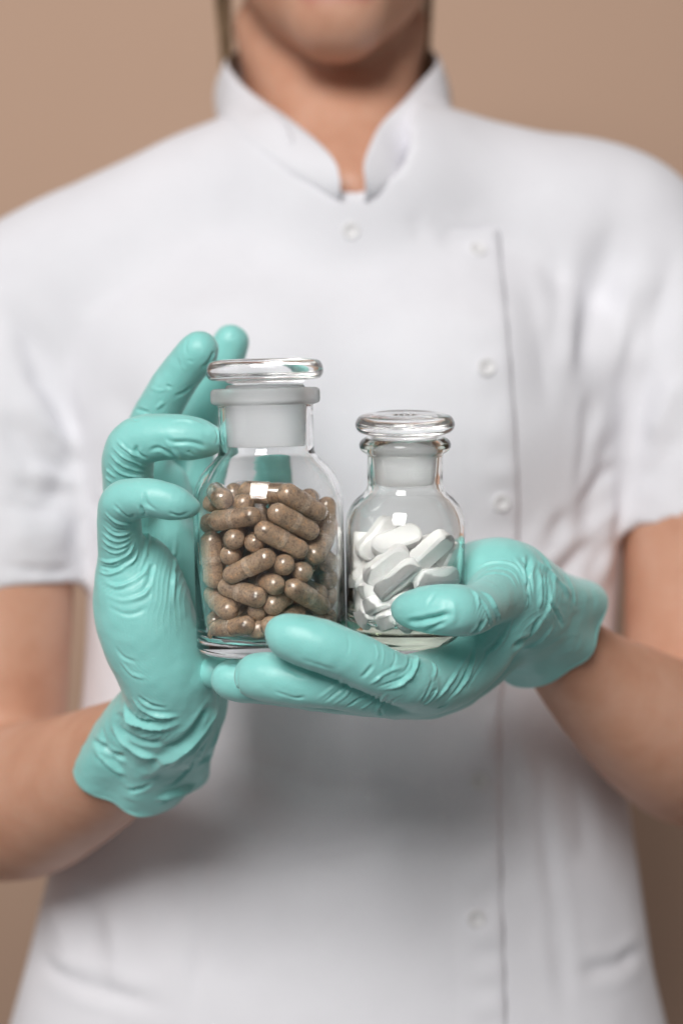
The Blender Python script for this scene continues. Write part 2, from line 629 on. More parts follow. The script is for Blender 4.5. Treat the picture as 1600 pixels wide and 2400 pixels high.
# hollow the sleeve ends so that the arm comes out of an opening
CUT = GT.layer()
GT.chain(CUT, [(-4, 1345, 908, 160), (-8, 1560, 905, 184)], k=4)
SL = -smin(-SL, CUT, 3)
CUT = GT.layer()
GT.chain(CUT, [(1656, 1200, 908, 160), (1664, 1460, 905, 184)], k=4)
SR = -smin(-SR, CUT, 3)
LT = smin(LT, SL, 9)
LT = smin(LT, SR, 9)
VT, QT = surface_nets(LT, GT.lo, GT.h)
VT = taubin(VT, QT, 6)
bT = bvh_of(VT, QT)
NT = v_normals(VT, QT)
dT = np.zeros(len(VT))
for pts, wd, dp in [
    ([(0, 690), (60, 780), (130, 920), (180, 1040), (208, 1135)], 6, -5),
    ([(40, 900), (110, 990), (190, 1080)], 7, 3),
    ([(0, 960), (60, 1040), (140, 1100), (195, 1128)], 6, -4),
    ([(20, 1120), (100, 1160), (185, 1150)], 7, -3),
    ([(0, 1230), (90, 1270), (180, 1240)], 8, 2.5),
    ([(0, 1325), (100, 1340), (190, 1335)], 2.5, -1.6),
    ([(210, 1110), (300, 1050), (420, 1010)], 9, -1.5),
    ([(1600, 560), (1545, 700), (1508, 860), (1490, 1020), (1470, 1200)], 6, -5),
    ([(1440, 480), (1415, 640), (1375, 800), (1350, 900)], 8, -4),
    ([(1490, 600), (1460, 760), (1430, 900)], 9, 3.5),
    ([(1470, 980), (1420, 1060), (1390, 1180), (1380, 1300)], 7, -3.5),
    ([(1440, 1120), (1420, 1240), (1415, 1400)], 7, 3),
    ([(1270, 1400), (1330, 1330), (1390, 1260)], 6, -3.5),
    ([(1215, 1380), (1270, 1300), (1310, 1240)], 8, 2.5),
    ([(1600, 870), (1560, 960), (1510, 1040)], 7, 3),
    ([(1600, 1000), (1550, 1080), (1490, 1140)], 6, -2.5),
    ([(520, 1830), (570, 1900), (620, 1960), (640, 2020)], 8, -3),
    ([(600, 1830), (760, 1900), (900, 1890)], 10, 2.5),
    ([(660, 2010), (820, 1990), (960, 1930)], 9, -2),
    ([(480, 1920), (470, 2100), (455, 2420)], 4, -1.5),
    ([(1250, 1700), (1275, 1950), (1300, 2150), (1330, 2440)], 4, -1.5),
    ([(100, 2080), (150, 2200), (160, 2330)], 9, 3),
    ([(180, 2060), (210, 2160), (205, 2260)], 7, -2.5),
    ([(60, 2230), (200, 2310), (420, 2370)], 3.5, -2),
    ([(1330, 2280), (1420, 2270), (1510, 2225)], 3.5, -2.5),
    ([(700, 2100), (900, 2130), (1050, 2080)], 12, 2),
    ([(420, 700), (560, 820), (640, 980)], 16, 2),
    ([(240, 900), (330, 1010), (380, 1150)], 10, -2),
    ([(1020, 560), (1090, 566), (1165, 552)], 4, -2.2),
    ([(960, 500), (980, 545), (1000, 560)], 4, -1.2),
    ([(1240, 640), (1270, 820), (1290, 1000)], 8, -1.8),
    ([(230, 1500), (280, 1440), (330, 1360)], 9, -2),
    ([(60, 850), (120, 940), (185, 1030)], 4, -2.5), ([(100, 1010), (150, 1060), (200, 1105)], 3, -2.2), ([(60, 1085), (120, 1115), (195, 1145)], 3.5, 2.2),
    ([(0, 1170), (70, 1195), (150, 1190)], 3.5, -1.8), ([(215, 1150), (240, 1230), (235, 1330)], 4, -2.5), ([(225, 1120), (280, 1170), (310, 1250)], 4, -2),
    ([(1300, 560), (1310, 700), (1295, 860)], 5, -1.6), ([(1360, 620), (1345, 760), (1320, 900)], 5, 1.8), ([(1395, 900), (1370, 1040), (1350, 1160)], 4, -2.2),
    ([(1455, 1080), (1400, 1130), (1350, 1210)], 3.5, -2), ([(1445, 1180), (1390, 1240), (1340, 1290)], 3.5, 2), ([(1440, 1250), (1400, 1300), (1370, 1380)], 3.5, -2.2),
    ([(1250, 1330), (1300, 1260), (1330, 1180)], 4, -1.5), ([(1540, 620), (1520, 760), (1500, 900)], 4, 2),
    ([(520, 1760), (640, 1800), (760, 1850)], 5, -1.5), ([(700, 1860), (820, 1850), (960, 1870)], 5, -1.6), ([(560, 2060), (700, 2040), (860, 2050)], 6, -1.5),
    ([(900, 1980), (990, 1950), (1080, 1960)], 5, 1.4), ([(330, 2000), (400, 2080), (430, 2200)], 6, -1.6), ([(1330, 1760), (1360, 1900), (1370, 2040)], 6, -1.8),
    ([(1200, 1720), (1260, 1860), (1290, 2000)], 6, 1.6), ([(250, 2120), (270, 2220), (262, 2330)], 5, 1.5),
]:
    crease(VT, bT, dT, pts, wd, dp)
dT += 0.8 * vnoise(VT, 45) + 0.35 * vnoise(VT, 16, 3)
VT = VT + NT * dT[:, None]
bT = bvh_of(VT, QT)
tunic = vert_mesh('tunic', VT, QT, M_CLOTH, person)
tag(tunic, 'white short-sleeved cotton tunic with stand collar and side button closure')


def thick_sheet(name, P, N, t, mat, parent, smooth=True):
    """grid of points P (r, c, 3) in mm, thickened along N"""
    r, c = P.shape[:2]
    A = (P + N * t * 0.5).reshape(-1, 3); B = (P - N * t * 0.5).reshape(-1, 3)
    V = np.vstack([A, B]); n = r * c
    q = []
    for i in range(r - 1):
        for j in range(c - 1):
            a = i * c + j
            q.append((a, a + 1, a + c + 1, a + c)); q.append((n + a, n + a + c, n + a + c + 1, n + a + 1))
    rim = [j for j in range(c)] + [i * c + c - 1 for i in range(1, r)] + [(r - 1) * c + j for j in range(c - 2, -1, -1)] + [i * c for i in range(r - 2, 0, -1)]
    for a, b in zip(rim, rim[1:] + rim[:1]):
        q.append((b, a, n + a, n + b))
    me = np_mesh(name, to_world(V), np.array(q), smooth)
    o = link(name, me, mat, parent)
    return o


def grid_normals(P):
    du = np.gradient(P, axis=0); dv = np.gradient(P, axis=1)
    n = np.cross(du, dv)
    return n / np.maximum(np.linalg.norm(n, axis=2, keepdims=True), 1e-9)


# front panel (the overlapping front with its free edge on the button side)
def tunic_panel():
    edge = catmull(np.array([(1168, 540), (1185, 700), (1200, 880), (1212, 1060), (1216, 1240), (1198, 1450), (1176, 1650), (1172, 1850), (1176, 2050), (1182, 2250), (1190, 2480)], float), 14)
    rows = []
    for i, (ex, ey) in enumerate(edge):
        row = []
        for j in range(15):
            u = j / 14
            h = hit(bT, ex - 150 * (1 - u) ** 1.0, ey)
            p, n = h
            n = n if n[1] < 0 else -n
            puck = (0.7 if ey < 1500 else 1.5) * math.sin(ey / 17.0 + 1.5 * math.sin(ey / 61.0)) * math.exp(-((u - 0.72) / 0.22) ** 2)
            lift = -1.2 + 1.75 * min(1, u * 1.3) + puck - (1.3 if u > 0.97 else 0)
            row.append(p + n * lift)
        rows.append(row)
    P = np.array(rows)
    P[:, :, 1] = P[:, :, 1]
    # relax the sampled sheet
    for _ in range(2):
        P[1:-1, :, :] = 0.5 * P[1:-1] + 0.25 * (P[:-2] + P[2:])
    return thick_sheet('front_panel', P, grid_normals(P), 1.4, M_CLOTH, tunic)


tunic_panel()


# collar
def collar():
    bot = np.array([(797, 464, 858), (752, 449, 864), (680, 408, 878), (596, 364, 902), (538, 310, 932), (503, 255, 972), (520, 215, 1010), (620, 195, 1040), (770, 190, 1050),
                    (930, 195, 1040), (1040, 212, 1010), (1058, 245, 972), (1040, 305, 932), (985, 370, 902), (925, 413, 878), (890, 449, 864), (856, 464, 858)], float)
    top = np.array([(797, 425, 860), (786, 382, 866), (747, 335, 880), (682, 281, 897), (604, 226, 925), (540, 166, 962), (540, 130, 1003), (630, 95, 1034), (770, 85, 1044),
                    (915, 95, 1034), (1008, 118, 1003), (1020, 152, 962), (958, 222, 925), (895, 287, 897), (866, 340, 880), (852, 385, 866), (855, 425, 860)], float)
    bw = []
    for p in bot:
        q = WB(*p)
        co, no, fi, di = bT.find_nearest(Vector(q))
        if di < 25:
            q = np.array(co)
        bw.append(q)
    b = catmull(np.array(bw), 6); t = catmull(np.array([WB(*p) for p in top]), 6)
    rows = []
    inw = WB(790, 300, 965) - b; inw[:, 2] = 0
    inw = inw / np.linalg.norm(inw, axis=1, keepdims=True)
    rows.append(b + (b - t) * 0.22 + inw * 5.0)
    for j in range(1, 9):
        u = j / 8
        r = b + (t - b) * u - inw * 0.6
        rows.append(r)
    P = np.array(rows)
    ctr = WB(790, 300, 965)
    N = P - ctr; N[..., 2] = 0
    N = N / np.linalg.norm(N, axis=2, keepdims=True)
    u = np.linspace(0, 1, 9)[:, None, None]
    P = P + N * (1.6 * np.sin(u * math.pi) + 1.2 * vnoise(P, 25)[..., None])
    o = thick_sheet('collar', P, N, 1.9, M_CLOTH, tunic)
    return o


collar()


def lathe(profile, seg=48, close=False):
    """profile: list of (r, z); r == 0 points become poles"""
    V = []; F = []; rings = []
    for r, z in profile:
        if r < 1e-6:
            rings.append([len(V)]); V.append((0, 0, z))
        else:
            rings.append(list(range(len(V), len(V) + seg)))
            for i in range(seg):
                a = 2 * math.pi * i / seg
                V.append((r * math.cos(a), r * math.sin(a), z))
    segs = []
    for k in range(len(rings) - (0 if close else 1)):
        A, B = rings[k], rings[(k + 1) % len(rings)]
        for i in range(seg):
            j = (i + 1) % seg
            if len(A) == 1 and len(B) == 1: continue
            if len(A) == 1: F.append((A[0], B[j], B[i]))
            elif len(B) == 1: F.append((A[i], A[j], B[0]))
            else: F.append((A[i], A[j], B[j], B[i]))
            segs.append(k)
    return V, F, segs


def py_mesh(name, V, F, smooth=True, scale=0.001, recalc=False):
    me = bpy.data.meshes.new(name)
    me.from_pydata([tuple(c * scale for c in v) for v in V], [], F)
    if smooth:
        for p in me.polygons: p.use_smooth = True
    if recalc:
        bm = bmesh.new(); bm.from_mesh(me); bmesh.ops.recalc_face_normals(bm, faces=bm.faces); bm.to_mesh(me); bm.free()
    me.update()
    return me


# buttons: a rimmed disc with four dark holes sunk through it
def button_mesh():
    V, F, _ = lathe([(0, 1.0), (2.6, 1.0), (3.0, 1.3), (3.4, 1.9), (4.1, 2.2), (4.7, 1.9), (5.0, 1.2), (4.8, 0.4), (4.2, 0), (0, 0)], 32)
    me = py_mesh('button', V, F, recalc=True)
    return me


BUT = button_mesh()
M_THREAD = m_plain('white_thread', (0.70, 0.69, 0.70), 0.9)
def thread_mesh():
    V = []; F = []
    for s in (-1, 1):
        for k in range(8):
            for i in range(6):
                a = 2 * math.pi * i / 6
                x = -1.1 + 2.2 * k / 7
                V.append((x, s * 0.7 + 0.3 * math.cos(a), 1.05 + 0.35 * math.sin(math.pi * k / 7) + 0.3 * math.sin(a)))
        b0 = len(V) - 48
        for k in range(7):
            for i in range(6):
                j = (i + 1) % 6
                F.append((b0 + k * 6 + i, b0 + k * 6 + j, b0 + k * 6 + 6 + j, b0 + k * 6 + 6 + i))
    return py_mesh('thread', V, F)
THR = thread_mesh()
for bx, by in [(822, 540), (1117, 588), (1137, 862), (1172, 1176), (1120, 1830), (1113, 2152)]:
    p, n = hit(bT, bx, by)
    n = n if n[1] < 0 else -n
    n = unit(n + np.array([0, -0.4, 0]))
    lift = 0.8 if bx > 900 else -0.5
    o = link('button', BUT, M_BUTTON, tunic)
    rot = Vector(n).to_track_quat('Z', 'Y').to_matrix().to_4x4()
    o.matrix_world = Matrix.Translation(Vector(to_world(p + n * lift))) @ rot @ Matrix.Diagonal((0.84, 0.84, 0.6, 1))
    t = link('thread', THR, M_THREAD, o)
    t.matrix_parent_inverse = Matrix.Identity(4)

# ---- body (head, neck, arms: one continuous skin)
GB = Grid((-300, 560, -365), (300, 1030, 440), 3.0, lambda y: y * S if y >= 875 else (620 + (y - 620) * 0.676 if y < 700 else 674 + (y - 700) * (875 * S - 674) / 175), S)
LB = GB.layer()
torso_field(GB, LB, 16.0)
HM = GB.layer()
GB.chain(HM, [(600, 520, 955, 130), (300, 660, 955, 135), (70, 760, 945, 140)], k=20)
GB.chain(HM, [(990, 520, 955, 130), (1280, 580, 955, 135), (1460, 630, 945, 140)], k=20)
GB.chain(HM, [(720, 520, 935, 140), (930, 520, 935, 140)], k=20)
LB = smin(LB, HM, 20)
# neck
GB.cone(LB, WB(808, 430, 950), WB(772, 150, 998), 49, 50, 14)
GB.cone(LB, WB(772, 150, 998), WB(775, -150, 1020), 50, 54, 10)
# sternomastoid cords and collar-bone notch
GB.cone(LB, WB(590, 60, 990), WB(802, 440, 900), 9, 7, 14)
GB.cone(LB, WB(960, 60, 990), WB(848, 440, 900), 9, 7, 14)
# head: cranium, jaw, chin, mouth, nose, ears
HD = GB.layer()
GB.cone(HD, WB(780, -466, 990), WB(780, -406, 975), 78, 80, 5)
GB.cone(HD, WB(782, -286, 950), WB(786, -86, 938), 62, 50, 25)
GB.cone(HD, WB(788, 14, 897), WB(788, 2, 918), 23, 29, 12)
GB.cone(HD, WB(768, 48, 891), WB(808, 48, 891), 14, 14, 12)
GB.cone(HD, WB(790, 18, 903), WB(560, -156, 968), 17, 18, 22)
GB.cone(HD, WB(790, 18, 903), WB(1012, -166, 968), 17, 18, 22)
GB.cone(HD, WB(730, -60, 886), WB(850, -60, 886), 5.5, 5.5, 9)
GB.cone(HD, WB(735, -92, 886), WB(845, -92, 886), 5, 5, 7)
GB.cone(HD, WB(788, -316, 888), WB(790, -176, 868), 8, 11, 10)
GB.cone(HD, WB(760, -171, 880), WB(820, -171, 880), 8, 8, 8)
GB.cone(HD, WB(520, -276, 985), WB(515, -216, 980), 10, 8, 3)
GB.cone(HD, WB(1045, -276, 985), WB(1050, -216, 980), 10, 8, 3)
GB.cone(HD, WB(690, -326, 890), WB(680, -326, 890), 15, 15, 8, None, 'cut')
GB.cone(HD, WB(885, -326, 890), WB(895, -326, 890), 15, 15, 8, None, 'cut')
GB.cone(HD, WB(687, -326, 902), WB(689, -326, 902), 12, 12, 2)
GB.cone(HD, WB(889, -326, 902), WB(887, -326, 902), 12, 12, 2)
LB = smin(LB, HD, 6)
# arms
AR = GB.layer()
GB.chain(AR, [(80, 770, 942, 140), (10, 1000, 920, 145), (-6, 1250, 908, 150), (-8, 1400, 902, 170), (-25, 1700, 892, 170), (-45, 1880, 880, 165)], k=6)
GB.chain(AR, [(-45, 1880, 880, 168), (60, 1878, 815, 172), (180, 1828, 745, 148), (290, 1766, 690, 116), (360, 1705, 655, 92), (402, 1640, 632, 86), (405, 1570, 622, 80)], k=6)
LB = smin(LB, AR, 10)
AR = GB.layer()
GB.chain(AR, [(1480, 640, 942, 140), (1600, 880, 922, 150), (1640, 1100, 910, 162), (1652, 1260, 903, 180), (1655, 1560, 890, 184), (1660, 1760, 875, 175)], k=6)
GB.chain(AR, [(1660, 1760, 875, 178), (1590, 1738, 815, 172), (1480, 1668, 770, 146), (1375, 1586, 730, 110), (1302, 1512, 695, 88), (1248, 1452, 670, 76), (1206, 1414, 648, 68), (1170, 1408, 632, 60)], k=6)
LB = smin(LB, AR, 10)
VB, QB = surface_nets(LB, GB.lo, GB.h)
VB = taubin(VB, QB, 6)
VB = VB + v_normals(VB, QB) * (0.5 * vnoise(VB, 30))[:, None]
body = vert_mesh('body', VB, QB, M_SKIN, person)
tag(body, 'bare skin of lower face, neck and forearms')
lip = np.minimum(seg_dist(VB, WB(725, -44, 872), WB(850, -44, 872))[0], seg_dist(VB, WB(740, -88, 878), WB(840, -88, 878))[0])
at = body.data.attributes.new('lip', 'FLOAT', 'POINT')
at.data.foreach_set('value', np.clip((11 - lip) / 4, 0, 1).astype(np.float32))


# ---- hair: strands drawn back, some hanging behind the neck
def hair():
    V = []; F = []
    def strand(pts, r0, r1):
        P = catmull(np.array(pts, float), 5)
        n = len(P); b0 = len(V)
        for k in range(n):
            d = unit(P[min(k + 1, n - 1)] - P[max(k - 1, 0)])
            u = unit(np.cross(d, (0, 1, 0.01))); v = np.cross(d, u)
            r = r0 + (r1 - r0) * k / (n - 1)
            for i in range(5):
                a = 2 * math.pi * i / 5
                V.append(P[k] + r * (math.cos(a) * u + math.sin(a) * v))
        for k in range(n - 1):
            for i in range(5):
                j = (i + 1) % 5
                F.append((b0 + k * 5 + i, b0 + k * 5 + j, b0 + k * 5 + 5 + j, b0 + k * 5 + 5 + i))
    for side, x0, x1, cnt, sp in ((-1, 518, 532, 46, 10), (1, 1003, 998, 9, 11)):
        for q in range(cnt):
            dx = rng.gauss(0, sp); dy = rng.gauss(0, 9)
            strand([WB(x0 + side * 10 + dx, -330, 985 + dy), WB(x0 + dx * 1.1, -120, 992 + dy), WB((x0 + x1) / 2 + dx, 20, 998 + dy), WB(x1 + dx * 0.8, 130, 1002 + dy), WB(x1 + side * 4 + dx * 0.7 + 6, 230, 1008 + dy)], 0.5, 0.35)
    # swept-back cap over the skull
    for q in range(420):
        a = rng.uniform(-1, 1) * 1.45; e = rng.uniform(0.1, 1.5)
        c = WB(780, -410, 985)
        pts = []
        for s in np.linspace(0, 1, 6):
            th = a; ph = e + s * 1.3
            R = 86 + rng.uniform(-1, 3)
            pts.append(c + R * np.array([math.sin(th) * math.cos(ph * 0.3) * (1 - 0.2 * s), -math.cos(ph) * math.cos(th) * 0.95, math.sin(ph) * math.cos(th * 0.85)]))
        strand(pts, 1.6, 1.2)
    return np.array(V), np.array(F)


hv, hf = hair()
o = vert_mesh('hair', hv, hf, M_HAIR, person)


# ------------------------------------------------------------------ gloves
def cuff_shell(G, L, a, b, ra, rb, flat, folds, wall=1.1, k=3.0, edge=6.0, seed=0, up=(0, 0, 1)):
    """loose flared glove cuff: open tube along a->b with angular folds"""
    a = np.array(a); b = np.array(b)
    ax = unit(b - a); ln = np.linalg.norm(b - a)
    u = unit(np.cross(ax, up)); v = np.cross(ax, u)
    m = max(ra, rb) * 1.45 + 12
    sl, X, Y, Z = G.region(np.minimum(a, b) - m, np.maximum(a, b) + m)
    dx, dy, dz = X - a[0], Y - a[1], Z - a[2]
    t = (dx * ax[0] + dy * ax[1] + dz * ax[2]) / ln
    pu = (dx * u[0] + dy * u[1] + dz * u[2]); pv = (dx * v[0] + dy * v[1] + dz * v[2])
    th = np.arctan2(pv, pu); rho = np.sqrt((pu / flat) ** 2 + (pv) ** 2)
    tc = np.clip(t, -0.3, 1.3)
    R = ra + (rb - ra) * tc
    for (n, ph, amp, tw) in folds:
        R = R + amp * np.clip(tc + 0.1, 0, 1.2) * np.cos(n * th + ph + tw * tc)
    d = (rho - R) * 0.85
    outer = np.maximum(d, -(d + wall))
    e = edge * (0.5 * np.cos(2 * th + seed) + 0.5 * np.cos(3 * th + seed * 2.3)) / ln
    outer = np.maximum(outer, (t - 1 - e) * ln * 0.9)
    outer = np.maximum(outer, (-t) * ln * 0.9)
    L[sl] = smin(L[sl], outer.astype(np.float32), k)
    # the rim's centre line
    rim = []
    for q in range(96):
        tq = 2 * math.pi * q / 96
        ee = edge * (0.5 * math.cos(2 * tq + seed) + 0.5 * math.cos(3 * tq + seed * 2.3)) / ln
        tt = 1 + ee
        Rq = ra + (rb - ra) * min(tt, 1.3)
        for (n, ph, amp, tw) in folds:
            Rq += amp * min(max(tt + 0.1, 0), 1.2) * math.cos(n * tq + ph + tw * tt)
        Rq -= wall * 0.6
        # flat is applied to u in rho, so the angle is measured on the true pu, pv
        cu, cv = math.cos(tq), math.sin(tq)
        s = Rq / math.sqrt((cu / flat) ** 2 + cv ** 2)
        rim.append(a + ax * tt * ln + u * s * cu + v * s * cv)
    return np.array(rim)


def rim_tube(name, P, r, mat, parent):
    n = len(P); V = []; F = []
    for k in range(n):
        d = unit(P[(k + 1) % n] - P[k - 1])
        u = unit(np.cross(d, (0.3, 1, 0.1))); v = np.cross(d, u)
        for i in range(8):
            a = 2 * math.pi * i / 8
            V.append(P[k] + r * (math.cos(a) * u + math.sin(a) * v))
    for k in range(n):
        k2 = (k + 1) % n
        for i in range(8):
            j = (i + 1) % 8
            F.append((k * 8 + i, k * 8 + j, k2 * 8 + j, k2 * 8 + i))
    return vert_mesh(name, np.array(V), np.array(F), mat, parent)


def finish_glove(G, L, creases, zones, cuff, smooth=3, loose=0.35):
    V, Q = surface_nets(L, G.lo, G.h)
    V = taubin(V, Q, smooth)
    bv = bvh_of(V, Q)
    N = v_normals(V, Q)
    D = np.zeros(len(V))
    # both faces of the thin cuff move together
    a, b = np.array(cuff[0]), np.array(cuff[1])
    ax = unit(b - a); t = (V - a) @ ax
    rad = V - a - t[:, None] * ax
    inner = (t > 1.5) & ((N * rad).sum(1) < 0) & (np.linalg.norm(rad, axis=1) > 8)
    N = np.where(inner[:, None], -N, N)
    for c in creases:
        crease(V, bv, D, *c)
    for z in zones:
        zone(V, N, bv, D, **z)
    D += loose * vnoise(V, 9.0, 2) + 0.13 * vnoise(V, 3.5, 5)
    off = N * D[:, None]
    slack = np.clip(t / 10.0 + 0.35, 0.12, 1.0)
    return V + off, Q, slack, (V, off, t)


def follow(rim, info):
    V, off, t = info
    ids = np.nonzero(t > 8)[0]
    out = []
    for p in rim:
        k = ids[np.argmin(((V[ids] - p) ** 2).sum(1))]
        out.append(p + off[k])
    out = np.array(out)
    return (np.roll(out, 1, 0) + 2 * out + np.roll(out, -1, 0)) / 4


def set_slack(o, v):
    a = o.data.attributes.new('slack', 'FLOAT', 'POINT')
    a.data.foreach_set('value', v.astype(np.float32))


def zone(V, N, bv, D, at, rad, lines, period, amp, warp=0.8, seed=0, aniso=1.0, sharp=2.0):
    """many fine compression wrinkles round a place: lines = photograph direction across the wrinkles, or ('arc', (px, py)) for arcs round a point"""
    h = hit(bv, *at)
    if h is None:
        return
    c = h[0]
    Yc = c[1]
    r = rad * Yc / FPX
    m = np.linalg.norm(V - c, axis=1) < r * 2.2
    ids = np.nonzero(m)[0]
    Vs = V[ids]
    win = np.exp(-(np.linalg.norm(Vs - c, axis=1) / r) ** 2.5)
    wv = warp * period * (1.8 * vnoise(Vs, period * 6, seed) + 0.35 * vnoise(Vs, period * 2, seed + 1))
    if lines[0] == 'arc':
        o = W(lines[1][0], lines[1][1], Yc)
        ph = np.sqrt((Vs[:, 0] - o[0]) ** 2 + (Vs[:, 2] - o[2]) ** 2 + 0.25 * (Vs[:, 1] - o[1]) ** 2)
    else:
        d = unit((lines[0], lines[2] if len(lines) > 2 else 0.0, -lines[1]))
        ph = Vs @ d
    s = np.sin((ph + wv) * 2 * math.pi / period)
    amod = np.clip(0.30 + 1.1 * vnoise(Vs, period * 3.2, seed + 4) + 0.4 * vnoise(Vs, period * 8, seed + 6), 0, 1.2)
    ridge = (1 - np.abs(s)) ** sharp
    D[ids] += 0.5 * amp * win * amod * (ridge - 0.3)


GLOVE_H = 0.48
# ---- glove on the hand that stands upright behind the big jar
GA = Grid((-112, 545, -122), (-18, 705, 76), GLOVE_H)
FA = GA.layer()
for pts, k in [
    ([(300, 1400, 606, 58), (288, 1300, 598, 53), (281, 1225, 590, 48), (287, 1176, 582, 46), (345, 1166, 576, 44), (402, 1177, 574, 39), (434, 1186, 575, 26), (456, 1190, 576, 11)], 1.5),
    ([(315, 1260, 624, 60), (302, 1150, 614, 58), (301, 1080, 606, 57), (318, 1036, 600, 54), (390, 1024, 596, 53), (448, 1028, 595, 49), (488, 1032, 597, 35), (516, 1033, 599, 16)], 1.5),
    ([(350, 1200, 640, 60), (345, 1090, 640, 56), (352, 1000, 638, 50), (384, 938, 632, 48), (425, 875, 626, 47), (468, 820, 620, 45)], 1.5),
    ([(430, 1230, 660, 56), (450, 1080, 664, 50), (466, 985, 664, 46), (502, 890, 660, 44), (541, 803, 655, 42)], 1.5),
    ([(440, 1560, 650, 90), (500, 1450, 668, 75), (570, 1300, 674, 62), (622, 1180, 662, 58), (645, 1120, 650, 52), (652, 1090, 644, 44)], 2),
]:
    T = GA.layer(); GA.chain(T, pts, k, 4); FA = smin(FA, T, 0.9)
PA = GA.layer()
GA.chain(PA, [(318, 1330, 606, 80), (332, 1410, 606, 95), (352, 1490, 608, 96), (388, 1580, 612, 92), (405, 1660, 622, 86), (400, 1720, 634, 84)], 6, 3)
GA.chain(PA, [(370, 1250, 630, 68), (390, 1350, 635, 80), (400, 1450, 636, 90), (410, 1560, 634, 92)], 8, 3)
GA.chain(PA, [(430, 1250, 652, 60), (430, 1350, 658, 70), (440, 1470, 656, 84), (430, 1600, 645, 90), (415, 1680, 640, 84)], 8, 3)
